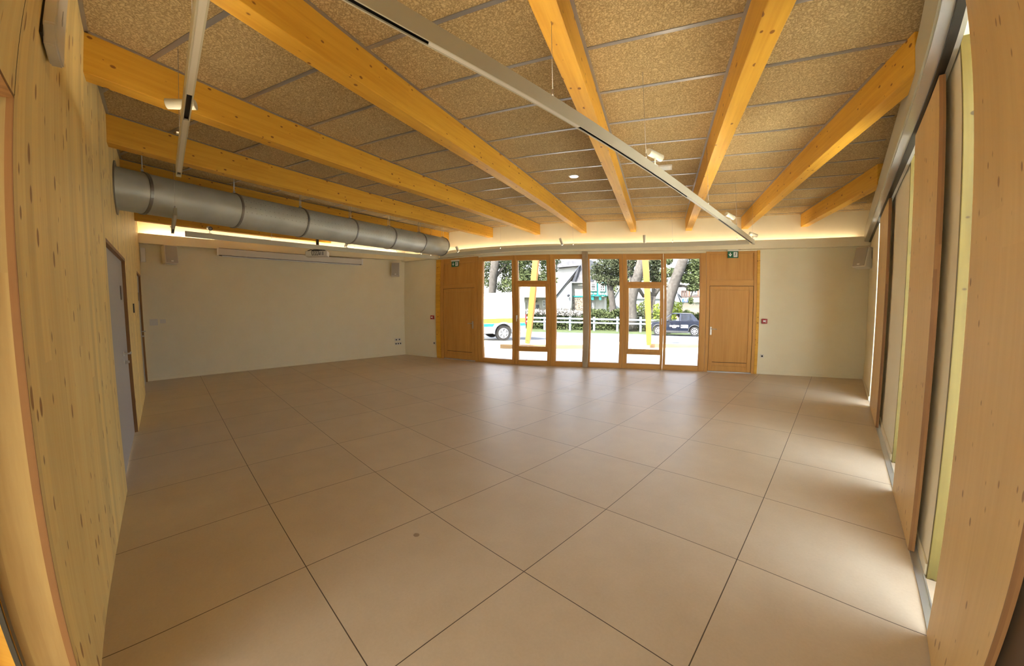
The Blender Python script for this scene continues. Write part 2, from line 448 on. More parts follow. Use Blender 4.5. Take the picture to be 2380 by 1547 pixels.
# dropped band that runs round the room under the beams; a warm LED line lies on its ledge
bm = nb(); box(bm, 0.0, WL, -0.16, 0, 2.80, 2.93); box(bm, 0.0, WL, -0.16, -0.14, 2.93, 2.99)
struct('trim_6', bm, M_white, M=WM)
bm = nb(); hexa(bm, [(0,-0.16,2.99),(LB-0.1,-0.16,2.85),(LB-0.1,0,2.85),(0,0,2.99),(0,-0.16,3.14),(LB-0.1,-0.16,2.96),(LB-0.1,0,2.96),(0,0,3.14)])
hexa(bm, [(0,-0.16,3.14),(LB-0.1,-0.16,2.96),(LB-0.1,-0.14,2.96),(0,-0.14,3.14),(0,-0.16,3.20),(LB-0.1,-0.16,3.02),(LB-0.1,-0.14,3.02),(0,-0.14,3.20)])
struct('trim_7', bm, M_white, M=BM)
bm = nb(); box(bm, 0.15, WL-0.2, -0.10, -0.07, 2.932, 2.94)
led1 = obj('led_strip', bm, M_led, M=WM); tag(led1, 'warm white LED strip lying on the ledge above the windows', 'LED strip')
bm = nb(); hexa(bm, [(0.1,-0.10,3.140),(LB-0.3,-0.10,2.966),(LB-0.3,-0.07,2.966),(0.1,-0.07,3.140),(0.1,-0.10,3.148),(LB-0.3,-0.10,2.974),(LB-0.3,-0.07,2.974),(0.1,-0.07,3.148)])
led2 = obj('led_strip', bm, M_ledb, M=BM); tag(led2, 'warm white LED strip on the ledge above the projection screen', 'LED strip')

# ---- right wall: white piers, timber posts, glazed openings, sliding timber panels in front
XR = 1.94
bm = nb()
for y0, y1 in ((3.67,5.50),(1.59,2.40),(-1.95,0.25)):
    box(bm, XR, XR+0.34, y0, y1, 0, 3.2)
box(bm, XR, XR+0.34, -1.95, 9.0, 3.2, HC)
struct('wall_right', bm, M_white)
bm = nb(); box(bm, 1.892, XR+0.34, 6.62, 9.0, 0, 3.2)
struct('trim_8', bm, M_white)
bm = nb()
for y0, y1 in ((3.7,5.5),(1.6,2.4)): box(bm, XR-0.012, XR, y0, y1, 0, 0.075, bev=0.003)
box(bm, 1.880, 1.892, 6.62, 8.7, 0, 0.075, bev=0.003)
struct('baseboard_right', bm, M_white)
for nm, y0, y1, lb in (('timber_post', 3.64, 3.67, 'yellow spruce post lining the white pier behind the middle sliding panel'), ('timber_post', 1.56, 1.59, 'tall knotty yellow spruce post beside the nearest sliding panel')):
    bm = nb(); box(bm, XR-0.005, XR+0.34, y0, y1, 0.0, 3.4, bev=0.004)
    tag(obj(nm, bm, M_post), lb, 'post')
k = 6
for y0, y1 in ((5.5,6.62),(2.40,3.64),(0.25,1.56)):
    k += 1
    t = thing('window_%d' % k, None, None, (XR+0.3,(y0+y1)/2,0), 0, kind='structure')
    bm = nb()
    for a_, b_, z0, z1 in ((y0,y0+0.07,0,3.2),(y1-0.07,y1,0,3.2),(y0,y1,0,0.08),(y0,y1,3.1,3.2),(y0,y1,2.1,2.17)): box(bm, XR+0.24, XR+0.32, a_, b_, z0, z1)
    obj('window_frame', bm, M_oak, t)
    bm = nb(); box(bm, XR+0.275, XR+0.285, y0+0.06, y1-0.06, 0.07, 3.12)
    obj('pane', bm, M_glass, t)
# lintel box with the sliding rail under it (falls slightly towards the window wall)
def lz(y, a, b): return a+(b-a)*(y-0.0)/8.75
def lintel(x0, x1, za, zb, y0=-1.94, y1=8.72):
    b_ = nb(); f = lambda y: lz(y, *za); g = lambda y: lz(y, *zb)
    hexa(b_, [(x0,y0,f(y0)),(x1,y0,f(y0)),(x1,y1,f(y1)),(x0,y1,f(y1)),(x0,y0,g(y0)),(x1,y0,g(y0)),(x1,y1,g(y1)),(x0,y1,g(y1))])
    return b_
struct('trim_9', lintel(1.79, 1.83, (3.24,2.88), (3.53,3.16)), M_cream)
struct('trim_10', lintel(1.83, 1.95, (3.33,2.97), (3.36,3.00)), M_cream)
t = thing('sliding_rail', 'metal ceiling rail with a black slot above the sliding wooden panels', 'rail', (1.87,3.4,3.0))
obj('rail_profile', lintel(1.80, 1.86, (3.215,2.875), (3.25,2.905)), M_alu, t)
obj('slot', lintel(1.86, 1.905, (3.20,2.86), (3.30,2.95)), M_black, t)
obj('rail_profile', lintel(1.905, 1.93, (3.20,2.86), (3.30,2.95)), M_alu, t)
t = thing('floor_rail', 'metal guide rail on the floor along the right wall', 'rail', (1.905,3.4,0))
bm = nb(); box(bm, 1.884, 1.892, -1.9, 7.55, 0, 0.006); box(bm, 1.922, 1.930, -1.9, 7.55, 0, 0.006); box(bm, 1.892, 1.922, -1.9, 7.55, 0, 0.002)
obj('rail_profile', bm, M_alu, t)
def sliding_panel(y0, y1, label):
    t = thing('sliding_door', label, 'sliding door', (1.895,(y0+y1)/2,0.006))
    zt0, zt1 = lz(y0,3.20,2.86)-0.01, lz(y1,3.20,2.86)-0.01
    bm = nb(); hexa(bm, [(1.878,y0+0.004,0.008),(1.908,y0+0.004,0.008),(1.908,y1,0.008),(1.878,y1,0.008),(1.878,y0+0.004,zt0),(1.908,y0+0.004,zt0),(1.908,y1,zt1),(1.878,y1,zt1)])
    obj('panel', bm, M_panelR, t)
    bm = nb(); box(bm, 1.878, 1.908, y0, y0+0.004, 0.008, zt0)
    obj('end_grain', bm, M_edge, t)
sliding_panel(4.93, 6.2, 'knotty spruce sliding panel, the farthest one, nearest the window wall')
sliding_panel(1.84, 2.85, 'middle knotty spruce sliding panel with a brown end edge')
sliding_panel(0.06, 1.0, 'nearest spruce sliding panel, filling the right edge of the view')
bm = nb(); box(bm, XR-0.012, XR, -1.9, 0.25, 0, 3.2)
struct('trim_14', bm, pm('dark_cover_board', (0.10,0.055,0.025), 0.7))  # dark sheet added over the white pier; the gap's darkness put into its colour

# ---- ceiling bars (joints between the wood wool panels) as slim grey metal strips
bdir = Vector((-0.3703, 0.9289, 0)); bperp = Vector((0.9289, 0.3703, 0))
JM = Matrix.Translation(Vector((0,0,HC))) @ Matrix.Rotation(math.atan2(bperp.y, bperp.x), 4, 'Z')   # x = bperp, y = bdir
bm = nb()
k = -6
while k < 17:
    b0 = 0.66*k+0.025
    # clip the strip to the room
    lo, hi = 99, -99
    for i in range(400):
        x = -14+i*0.05
        P = bperp*x+bdir*b0
        if -9.2 < P.x < 1.8 and P.y > YL and (P-A).dot(WN) < 0: lo = min(lo, x); hi = max(hi, x)
    if hi > lo: box(bm, lo, hi, b0-0.017, b0+0.017, -0.006, 0.0)
    k += 1
struct('trim_11', bm, M_bar, M=JM)

# ---- beams: near top edge and far bottom edge give every beam its own line
beams = [
 # x of the camera-side face at y, slope dx/dy, first y, side (-1: body lies towards -x), label
 (-7.95, -0.28, YL, 'short glulam ceiling beam behind the ventilation duct, above the projection screen'),
 (-5.10, -0.339, YL, 'glulam ceiling beam running just above the ventilation duct'),
 (-3.62, -0.342, YL, 'glulam ceiling beam, the next one to the right of the duct'),
 (-2.19, -0.347, YL, 'glulam ceiling beam in the upper left corner with a spotlight before it'),
 (-0.555, -0.388, YL, 'long glulam ceiling beam left of the white suspended track'),
 (1.097, -0.424, -3.5, 'glulam ceiling beam crossed by the white track above the window wall'),
 (2.316+0.01, -0.403, -3.5, 'glulam ceiling beam just right of the double spotlight on the track'),
 (3.468, -0.383, 3.0, 'glulam ceiling beam on the right with a pale sunlit strip at its end'),
 (4.52, -0.359, 5.9, 'short glulam ceiling beam at the far right, close to the right wall'),
]
BW = 0.14
for x0, sl_, y0, lab in beams:
    d = Vector((sl_, 1, 0)).normalized(); n = Vector((d.y, -d.x, 0))
    P0 = Vector((x0+sl_*(y0-YL), y0, 0))
    if x0 > 3: P0 = Vector((1.79, YL+(1.79-x0)/sl_, 0))
    if y0 < YL: pass
    # end on the window wall (or on the back wall)
    t1 = -((P0-A).dot(WN))/(d.dot(WN))
    tb = ((P0-BL0).dot(bn))/(-d.dot(bn)) if d.dot(bn) < 0 else 99
    L = min(t1, tb if tb > 0 else 99)
    bm = nb(); box(bm, -0.1 if x0 < 3 else -0.36, L+0.02, 0.0, BW, 3.27, HC-0.001, bev=0.006)
    ang = math.atan2(d.y, d.x)
    Mb = Matrix.Translation(P0) @ Matrix.Rotation(ang, 4, 'Z')
    if x0 > 2: Mb = Mb       # body always on the -x side of the camera-side face
    tag(obj('ceiling_beam', bm, M_beam, M=Mb), lab, 'beam')
    bm = nb(); box(bm, 0, L, -0.022, 0.0, HC-0.008, HC-0.001); box(bm, 0, L, BW, BW+0.022, HC-0.008, HC-0.001)
    bx = obj('edge_strip', bm, M_bar, M=Mb)
    bo = [q for q in C.objects if q.name.startswith('ceiling_beam')][-1]
    mw = bx.matrix_world.copy(); bx.parent = bo; bx.matrix_parent_inverse = Matrix.Identity(4); bx.matrix_basis = bo.matrix_world.inverted() @ Matrix(mw)
bm = nb(); box(bm, -9.2, 1.8, YL, YL+0.022, HC-0.008, HC)
struct('trim_12', bm, M_bar)

# ================================================================== WINDOW WALL JOINERY (frame WM: x = s, -y into the room)
def pull_handle(parent, s, z, M, flip=1, name='handle', mat=None):
    bm = nb(); box(bm, s-0.012, s+0.012, -0.045, -0.035, z-0.04, z+0.03, bev=0.003); box(bm, s-0.008, s+0.008, -0.075, -0.045, z+0.0, z+0.016); box(bm, s-0.009, s+0.009, -0.085, -0.072, z-0.13, z+0.018, bev=0.004)
    return obj(name, bm, mat or M_steel, parent, M)
# frames: one window per field
posts = [(2.57,2.70),(3.53,3.665),(4.465,4.65),(5.39,5.40),(6.33,6.485),(7.36,7.45),(8.265,8.40)]
GZ0, GZ1 = 0.11, 2.63
def fixed_window(n, s0, s1, pl, pr):
    t = thing('window_%d' % n, None, None, tuple(W((s0+s1)/2, 0, 0)), WA, kind='structure')
    bm = nb()
    box(bm, s0-pl, s0, -0.03, 0.10, 0, FZ, bev=0.005); box(bm, s1, s1+pr, -0.03, 0.10, 0, FZ, bev=0.005)
    bmh = nb(); box(bmh, s0, s1, -0.02, 0.10, 0.0, GZ0, bev=0.005); box(bmh, s0, s1, -0.02, 0.10, GZ1, FZ, bev=0.005)
    obj('window_frame', bm, M_oak, t, WM); obj('window_rail', bmh, M_oakH, t, WM)
    bm = nb(); frame_rect(bm, s0, s1, GZ0, GZ1, 0.0, 0.03, 0.014); obj('glazing_bead', bm, M_oak, t, WM)
    bm = nb(); box(bm, s0+0.002, s1-0.002, 0.035, 0.045, GZ0+0.002, GZ1-0.002); obj('pane', bm, M_glassT, t, WM)
def opening_window(n, s0, s1, pl, pr, hside):
    t = thing('window_%d' % n, None, None, tuple(W((s0+s1)/2, 0, 0)), WA, kind='structure')
    bm = nb(); box(bm, s0-pl, s0, -0.03, 0.10, 0, FZ, bev=0.005); box(bm, s1, s1+pr, -0.03, 0.10, 0, FZ, bev=0.005)
    obj('window_frame', bm, M_oak, t, WM)
    bm = nb(); box(bm, s0, s1, -0.02, 0.10, 0.0, GZ0, bev=0.005); box(bm, s0, s1, -0.02, 0.10, GZ1-0.02, FZ, bev=0.005)
    box(bm, s0, s1, -0.02, 0.10, 0.36, 0.41, bev=0.005); box(bm, s0, s1, -0.02, 0.10, 1.99, 2.06, bev=0.005)
    obj('window_rail', bm, M_oakH, t, WM)
    sa = nb(); frame_rect(sa, s0-0.03, s1+0.03, 0.405, 1.995, -0.055, 0.03, 0.075, bev=0.006)
    sash = obj('sash', sa, M_oak, t, WM)
    bm = nb(); box(bm, s0+0.04, s1-0.04, 0.0, 0.01, 0.475, 1.925); obj('pane', bm, M_glassT, sash, WM)
    hx = s0+0.0 if hside < 0 else s1-0.0
    bm = nb(); box(bm, hx-0.012, hx+0.012, -0.068, -0.055, 1.14, 1.22, bev=0.003); box(bm, hx-0.007, hx+0.007, -0.10, -0.06, 1.20, 1.215); box(bm, hx-0.009, hx+0.009, -0.112, -0.095, 1.08, 1.22, bev=0.004)
    obj('handle', bm, M_plastic, sash, WM)
    for z0, z1 in ((GZ0,0.36),(2.06,GZ1-0.02)):
        bm = nb(); box(bm, s0+0.002, s1-0.002, 0.035, 0.045, z0+0.002, z1-0.002); obj('pane', bm, M_glassT, t, WM)
        bm = nb(); frame_rect(bm, s0, s1, z0, z1, 0.0, 0.03, 0.014); obj('glazing_bead', bm, M_oak, t, WM)
fixed_window(1, 2.705, 3.53, 0.13, 0.065)
opening_window(2, 3.67, 4.46, 0.07, 0.08, -1)
fixed_window(3, 4.655, 5.385, 0.11, 0.01)
fixed_window(4, 5.555, 6.325, 0.02, 0.075)
opening_window(5, 6.50, 7.355, 0.095, 0.045, 1)
fixed_window(6, 7.455, 8.26, 0.05, 0.135)
bm = nb(); box(bm, 5.402, 5.53, -0.09, 0.06, 0, 2.80, bev=0.006)
c_ = tag(obj('steel_column', bm, mottled('bronze_column', (0.36,0.27,0.16), (0.42,0.32,0.20), 4, 0.45), M=WM), 'square brown metal column standing between the two middle window panes', 'column')
# doors of the window wall
def wood_door(n, s0, s1, l0, l1, zt, zp0, zp1, hs, hdir):
    t = thing('door_%d' % n, None, None, tuple(W((s0+s1)/2, 0, 0)), WA, kind='structure')
    bm = nb()
    box(bm, s0, l0, -0.03, 0.10, 0, FZ+0.03, bev=0.005); box(bm, l1, s1, -0.03, 0.10, 0, FZ+0.03, bev=0.005)
    obj('door_frame', bm, M_oak, t, WM)
    bm = nb(); box(bm, l0, l1, -0.025, 0.10, zt, zp0, bev=0.005); box(bm, l0, l1, -0.025, 0.10, zp1, FZ+0.03, bev=0.005)
    obj('transom', bm, M_oakH, t, WM)
    bm = nb(); box(bm, l0, l1, 0.0, 0.05, zp0, zp1); box(bm, l0+0.0, l1-0.0, -0.006, 0.0, zp0, zp0+0.02); box(bm, l0, l0+0.02, -0.006, 0.0, zp0, zp1); box(bm, l1-0.02, l1, -0.006, 0.0, zp0, zp1); box(bm, l0, l1, -0.006, 0.0, zp1-0.02, zp1)
    obj('top_panel', bm, M_oak, t, WM)
    bm = nb(); box(bm, l0, l1, 0.0, 0.06, 0.02, zt)
    frame_rect(bm, l0+0.008, l1-0.008, 0.03, zt-0.008, -0.018, 0.0, 0.085, 0.12, 0.085, bev=0.005)
    leaf = obj('door_leaf', bm, M_oak, t, WM)
    bm = nb()
    for a_, b_, z0, z1 in ((l0,l0+0.008,0.02,zt),(l1-0.008,l1,0.02,zt),(l0,l1,zt-0.008,zt),(l0+0.10,l1-0.10,0.225,0.235)): box(bm, a_, b_, -0.004, 0.001, z0, z1)
    obj('shadow_gap', bm, M_dark, leaf, WM)
    bm = nb(); zh = 1.0
    box(bm, hs-0.02, hs+0.02, -0.026, -0.016, zh-0.14, zh+0.05, bev=0.004); cyl(bm, (hs,-0.02,zh), (hs,-0.065,zh), 0.009); tube(bm, [(hs,-0.062,zh),(hs+hdir*0.06,-0.064,zh),(hs+hdir*0.13,-0.06,zh-0.004)], 0.009)
    cyl(bm, (hs,-0.02,zh-0.09), (hs,-0.034,zh-0.09), 0.012)
    obj('handle', bm, M_steel, leaf, WM)
    bm = nb(); box(bm, l0, l1, -0.05, 0.05, 0.0, 0.018, bev=0.003)
    obj('threshold', bm, M_alu, t, WM)
wood_door(1, 1.375, 2.57, 1.476, 2.478, 1.93, 2.045, 2.62, 2.43, -1)
wood_door(2, 8.40, 9.51, 8.475, 9.446, 1.985, 2.12, 2.72, 8.52, 1)
bm = nb(); box(bm, 1.22, 1.37, -0.035, 0.1, 0, FZ+0.03, bev=0.005)
tag(obj('timber_post', bm, M_beam, M=WM), 'knotty timber post left of the left wooden door', 'post')
bm = nb(); box(bm, 9.512, 9.575, -0.035, 0.1, 0, FZ+0.04, bev=0.005)
tag(obj('timber_post', bm, M_beam, M=WM), 'narrow knotty timber post right of the right wooden door', 'post')

# ================================================================== GREY DOORS IN THE WOODEN WALL
def grey_door(n, x0, x1, zt, hx, plate):
    t = thing('door_%d' % n, None, None, ((x0+x1)/2, YL, 0), 0, kind='structure')
    bm = nb(); box(bm, x0, x1, YL-0.075, YL-0.035, 0.005, zt)
    leaf = obj('door_leaf', bm, M_grey, t)
    bm = nb(); box(bm, x0, x0+0.01, YL-0.16, YL-0.002, 0, zt); box(bm, x1-0.004, x1, YL-0.16, YL-0.002, 0, zt); box(bm, x0, x1, YL-0.16, YL+0.0006, zt-0.035, zt)
    obj('door_frame', bm, M_edge, t)
    bm = nb(); z = 1.12
    box(bm, hx-0.025, hx+0.025, YL-0.035, YL-0.027, z-0.03, z+0.03, bev=0.003); cyl(bm, (hx,YL-0.03,z), (hx,YL+0.03,z), 0.010); tube(bm, [(hx,YL+0.025,z),(hx-0.05,YL+0.028,z),(hx-0.15,YL+0.022,z-0.003)], 0.010)
    obj('handle', bm, M_steel, leaf)
    bm = nb(); box(bm, hx-0.025, hx+0.025, YL-0.035, YL-0.027, z-0.13, z-0.07, bev=0.003); cyl(bm, (hx-0.01,YL-0.03,z-0.10), (hx-0.01,YL+0.012,z-0.10), 0.016)
    obj('lock', bm, M_steel, leaf)
    bm = nb(); box(bm, plate-0.06, plate+0.06, YL-0.035, YL-0.028, 1.76, 1.93, bev=0.003)
    obj('number_plate', bm, pm('brown_plate', (0.10,0.07,0.05), 0.4), leaf)
grey_door(3, D3[0], D3[1], D3[2], -4.56, -4.80)
grey_door(4, D4[0], D4[1], D4[2], -8.95, -8.7)
bm = nb(); box(bm, -6.32, -6.18, YL, YL+0.012, 1.57, 1.71, bev=0.003)
tag(obj('light_switch', bm, M_black), 'small black switch plate on the wooden wall between the two grey doors', 'switch')
# white box high on the wood wall in the upper left corner
t = thing('wall_box', 'white box mounted high on the wooden wall in the upper left corner', 'wall box', (-0.98,YL,2.80))
bm = nb()
prof = [(-0.80,2.84),(-0.86,2.775),(-0.97,2.765),(-1.04,2.765),(-1.04,3.45),(-0.80,3.45)]
v0 = [bm.verts.new((x,YL+0.010,z)) for x, z in prof]; v1 = [bm.verts.new((x,YL+0.056,z)) for x, z in prof]
bm.faces.new(v0); bm.faces.new(v1[::-1])
for i in range(len(prof)): bm.faces.new((v0[i],v1[i],v1[(i+1)%6],v0[(i+1)%6]))
bmesh.ops.recalc_face_normals(bm, faces=bm.faces[:]); bmesh.ops.bevel(bm, geom=bm.edges[:], offset=0.006, segments=2, affect='EDGES')
hs_ = obj('housing', bm, M_plastic, t)
bm = nb(); box(bm, -1.0, -0.815, YL, YL+0.011, 2.80, 3.42)
obj('back_plate', bm, M_black, t)
bm = nb(); prism(bm, [(-0.93,2.90),(-0.915,2.92),(-0.93,2.97),(-0.945,2.92)], YL+0.055, YL+0.058)
obj('keyhole_mark', bm, M_grille, t)

# ================================================================== VENTILATION DUCT
DZ, DR = 3.0, 0.235
D0 = Vector((-4.33, YL, DZ)); DM = Vector((-4.33, YL, DZ)); D1 = Vector((-6.78, 4.42, DZ)); dd_ = (D1-D0).normalized()
duct = thing('ventilation_duct', 'large round galvanised ventilation duct hanging below the beams on the left', 'ventilation duct', tuple(D0), 0)
def dy(y): return D0 + dd_*((y-YL)/dd_.y)
ys = [YL, -1.72, -0.75, 0.28, 1.34, 2.41, 3.45, 4.42]
perf = pm('duct_hole', (0.05,0.05,0.05), 0.8)
for i in range(7):
    bm = nb(); cyl(bm, dy(ys[i] if i else YL-0.15), dy(ys[i+1]), DR, n=48, cap=(i == 6))
    s_ = obj('duct_section', bm, M_duct, duct, smooth=False)
    for f in s_.data.polygons: f.use_smooth = len(f.vertices) == 4
    if i >= 2:
        # rows of small round air holes
        bm = nb(); e1 = Vector((dd_.y,-dd_.x,0)); e2 = Vector((0,0,1))
        for row, ang in enumerate((38, 28, 8, -10, 70)):
            a = R(ang); nrm = e1*math.cos(a)+e2*math.sin(a); tg = e2*math.cos(a)-e1*math.sin(a)
            n_ = 15
            for j in range(n_):
                c = dy(ys[i]+(ys[i+1]-ys[i])*(j+0.5+(0.25 if row % 2 else 0))/n_) + nrm*(DR+0.0006)
                vs = [bm.verts.new(c+(tg*math.cos(q*math.pi/3)+dd_*math.sin(q*math.pi/3))*0.0045) for q in range(6)]
                bm.faces.new(vs)
        obj('air_holes', bm, perf, s_)['kind'] = 'stuff'
for i, y in enumerate(ys[1:]):
    bm = nb(); ring(bm, dy(y)-dd_*(0.02 if i == 6 else 0), dd_, DR-0.001, 0.03, 0.012)
    obj('band', bm, M_ductband, duct)
    bm = nb(); c = dy(y); box(bm, c.x-0.05, c.x+0.05, c.y-0.012, c.y+0.012, DZ+DR+0.008, DZ+DR+0.03); cyl(bm, (c.x-0.04,c.y,DZ+DR+0.02), (c.x-0.04,c.y,HC), 0.004, n=6); cyl(bm, (c.x+0.04,c.y,DZ+DR+0.02), (c.x+0.04,c.y,HC), 0.004, n=6)
    obj('hanger', bm, M_alu, duct)
bm = nb(); ring(bm, D0+Vector((0,0.006,0)), (0,1,0), DR-0.002, 0.010, 0.06)
obj('wall_flange', bm, M_ductband, duct)

# ================================================================== SUSPENDED TRACKS AND SPOTS
TZ, TH, TW = 2.725, 0.085, 0.034     # underside height, height, width
def track(P, Q, label, slots, wires):
    P = Vector((*P, TZ)); Q = Vector((*Q, TZ)); d = (Q-P); L = d.length; a = math.atan2(d.y, d.x)
    M = Matrix.Translation(P) @ Matrix.Rotation(a, 4, 'Z')
    t = thing('light_track', label, 'light track', tuple((P+Q)/2), a)
    bm = nb(); h = TW/2
    box(bm, 0, L, -h, -h+0.006, 0, TH); box(bm, 0, L, h-0.006, h, 0, TH); box(bm, 0, L, -h+0.006, h-0.006, 0.03, TH-0.012)
    box(bm, 0, 0.004, -h, h, 0, TH); box(bm, L-0.004, L, -h, h, 0, TH)
    obj('housing', bm, M_cream, t, M)
    prev = 0.004
    for s0, s1 in slots:
        s0 *= L; s1 *= L
        if s0-prev > 0.01:
            bmc = nb(); box(bmc, prev, s0, -h+0.006, h-0.006, 0.002, 0.012); obj('cover_strip', bmc, M_plastic, t, M)
        prev = s1
        bm = nb(); box(bm, s0, s1, -h+0.006, h-0.006, 0.02, 0.029); box(bm, s0, s1, -0.012, -0.009, 0.006, 0.02); box(bm, s0, s1, 0.009, 0.012, 0.006, 0.02)
        obj('power_slot', bm, M_black, t, M)
    if prev < L-0.01:
        bmc = nb(); box(bmc, prev, L-0.004, -h+0.006, h-0.006, 0.002, 0.012); obj('cover_strip', bmc, M_plastic, t, M)
    bm = nb(); box(bm, 0.02 if L > 2 else L-0.25, L-0.02, -h+0.010, h-0.010, TH-0.011, TH-0.004)
    if L > 2: obj('added_glow_strip', bm, M_up, t, M)  # added glowing strip, lifts the ceiling light; not part of the track
    for wx in wires:
        bm = nb(); x = wx*L; cyl(bm, (x,0,TH), (x,0,TH+0.05), 0.006, n=8); cyl(bm, (x,0,TH+0.04), (x,0,HC-TZ), 0.0016, n=6)
        obj('suspension_wire', bm, M_steel, t, M)
    return M
track((0.25,-3.3), (0.064,6.44), 'long white suspended light track crossing the middle of the ceiling', ((0.0,0.26),(0.369,0.577),(0.71,0.985)), (0.1,0.343,0.47,0.66,0.83,0.985))
track((1.3,-1.455), (-2.40,-1.453), 'white suspended light track hanging vertically in view at the upper left', ((0.30,0.32),(0.585,0.675),(0.965,0.985)), (0.2,0.52,0.9))
track((-4.09,-1.436), (-5.58,-1.44), 'short white light track under the far end of the left row, below the duct', ((0.72,0.95),), (0.1,0.85))
track((-5.78,-1.28), (-7.30,4.68), 'white light track hanging parallel to the projection screen wall', ((0.97,0.985),), (0.22,0.53,0.74,0.95))
track((-6.95,4.50), (0.0,6.34), 'white light track hanging in front of the window wall', ((0.02,0.03),), (0.25,0.50,0.80,0.97))
def spot(px, py, tx, ty, tz, label, zc=TZ+TH+0.14, L=0.16, side=None):
    """px,py: stem foot on a track; head points towards tx,ty,tz"""
    P = Vector((px,py,TZ+TH)); Hc = Vector((px,py,zc)); d = (Vector((tx,ty,tz))-Hc).normalized()
    t = thing('track_spotlight', label, 'spotlight', tuple(P), 0, 'track spotlights')
    bm = nb(); box(bm, px-0.016, px+0.016, py-0.03, py+0.03, P.z, P.z+0.012, bev=0.003); cyl(bm, P, Hc-Vector((0,0,0.028)), 0.006, n=10)
    obj('stem', bm, M_plastic, t)
    bm = nb(); cyl(bm, Hc-d*L*0.5, Hc+d*L*0.5, 0.031, n=28, cap=False); cyl(bm, Hc-d*L*0.5, Hc-d*(L*0.5-0.004), 0.031, n=28); cyl(bm, Hc+d*L*0.5, Hc+d*(L*0.5-0.03), 0.0285, 0.0275, n=28, cap=False)
    h = obj('lamp_head', bm, M_cream, t)
    bm = nb(); ring(bm, Hc+d*(L*0.5-0.002), d, 0.022, 0.006, 0.0085); obj('glare_ring', bm, M_black, h)
    bm = nb(); cyl(bm, Hc+d*(L*0.5-0.032), Hc+d*(L*0.5-0.028), 0.027, n=20); obj('lens', bm, M_grille, h)
SZ = TZ+TH+0.13
TR = {1: ((0.25,-3.3),(0.064,6.44)), 2: ((1.3,-1.455),(-2.40,-1.453)), 3: ((-4.09,-1.436),(-5.58,-1.44)), 4: ((-5.78,-1.28),(-7.30,4.68)), 5: ((-6.95,4.50),(0.0,6.34))}
for tn, u, v, dx, dy, dz, lab in (
    (1, 1522, 360, 0.55, 1.7, -0.22, 'cream spotlight on the long track right of the middle beam, aimed to the right'),
    (1, 1697, 506, 0.75, 1.3, -0.45, 'cream spotlight on the long track near its window end'),
    (1, 1752, 546, 0.9, 0.9, -0.35, 'small spotlight at the very end of the long track, against the white band'),
    (2, 421, 213, -0.5, -1.1, -0.12, 'large looking cream spotlight on the upper left track, before the wooden beam'),
    (3, 395, 513, -0.7, -1.0, -0.25, 'cream spotlight on the short track, just below the duct'),
    (4, 487, 532, 1.4, 0.1, -0.3, 'cream spotlight facing the room, seen end-on under the duct at the far left'),
    (4, 806, 566, 0.3, -0.6, -1.0, 'cream spotlight half hidden under the middle of the duct'),
    (4, 981, 589, 0.2, -0.6, -0.9, 'cream spotlight under the free end of the duct'),
    (5, 1063, 587, 0.5, 0.1, -1.0, 'cream spotlight on the window track above the left wooden door'),
    (5, 1305, 571, 0.3, 0.1, -1.0, 'cream spotlight on the window track above the third window'),
    (5, 1498, 565, 0.0, 0.05, -1.0, 'cream spotlight on the window track above the fifth window, pointing down')):
    p_, q_ = Vector((*TR[tn][0], 0)), Vector((*TR[tn][1], 0)); l_ = (q_-p_).normalized()
    a_ = onp(u, v, p_, (-l_.y, l_.x, 0))
    k_ = min(max((a_-p_).dot(l_), 0.06), (q_-p_).length-0.06); a_ = Vector(((p_+l_*k_).x, (p_+l_*k_).y, a_.z))
    hz = min(max(a_.z, TZ+TH+0.085), TZ+TH+0.20)
    spot(a_.x, a_.y, a_.x+dx, a_.y+dy, hz+dz, lab, zc=hz)

# ================================================================== SMALL CEILING THINGS
a_ = onz(1334, 409, HC)
t = thing('downlight', 'small round white downlight in the ceiling between two beams', 'downlight', tuple(a_))
bm = nb(); cyl(bm, a_-Vector((0,0,0.010)), a_, 0.075, 0.085, n=28); obj('trim_ring', bm, M_plastic, t)
bm = nb(); cyl(bm, a_-Vector((0,0,0.013)), a_-Vector((0,0,0.009)), 0.060, n=28); obj('lens', bm, M_down, t)
a_ = onz(1540, 388, HC)
Mg = Matrix.Translation(a_) @ Matrix.Rotation(math.atan2(bperp.y,bperp.x), 4, 'Z')
t = thing('ceiling_vent', 'white rectangular ceiling vent beside the spotlight', 'vent', tuple(a_), math.atan2(bperp.y,bperp.x))
bm = nb(); box(bm, -0.13, 0.13, -0.10, 0.10, -0.02, 0, bev=0.004); obj('frame', bm, M_plastic, t, Mg)
for k in range(5):
    bm = nb(); box(bm, -0.11, 0.11, -0.075+k*0.032, -0.063+k*0.032, -0.028, -0.018); obj('slat', bm, M_signw, t, Mg)

# ================================================================== PROJECTOR AND SCREEN
t = thing('projection_screen', 'white roll-up projection screen case on the far left wall', 'projection screen', tuple(BM @ Vector((3.3,-0.1,2.8))), math.atan2(bd.y, bd.x))
bm = nb()
P0, P1 = (1.43, 2.80, 2.97), (5.10, 2.68, 2.83)
def slab(bm, x0, x1, za0, za1, zb0, zb1, y0, y1): hexa(bm, [(x0,y0,za0),(x1,y0,zb0),(x1,y1,zb0),(x0,y1,za0),(x0,y0,za1),(x1,y0,zb1),(x1,y1,zb1),(x0,y1,za1)])
slab(bm, 1.43, 5.02, 2.80, 2.955, 2.675, 2.82, -0.31, -0.19); obj('case', bm, M_plastic, t, BM)
bm = nb(); slab(bm, 1.40, 1.43, 2.79, 2.96, 2.79, 2.96, -0.315, -0.185); obj('end_cap', bm, M_signw, t, BM); bm = nb(); slab(bm, 5.02, 5.05, 2.665, 2.825, 2.665, 2.825, -0.315, -0.185); obj('end_cap', bm, M_signw, t, BM)
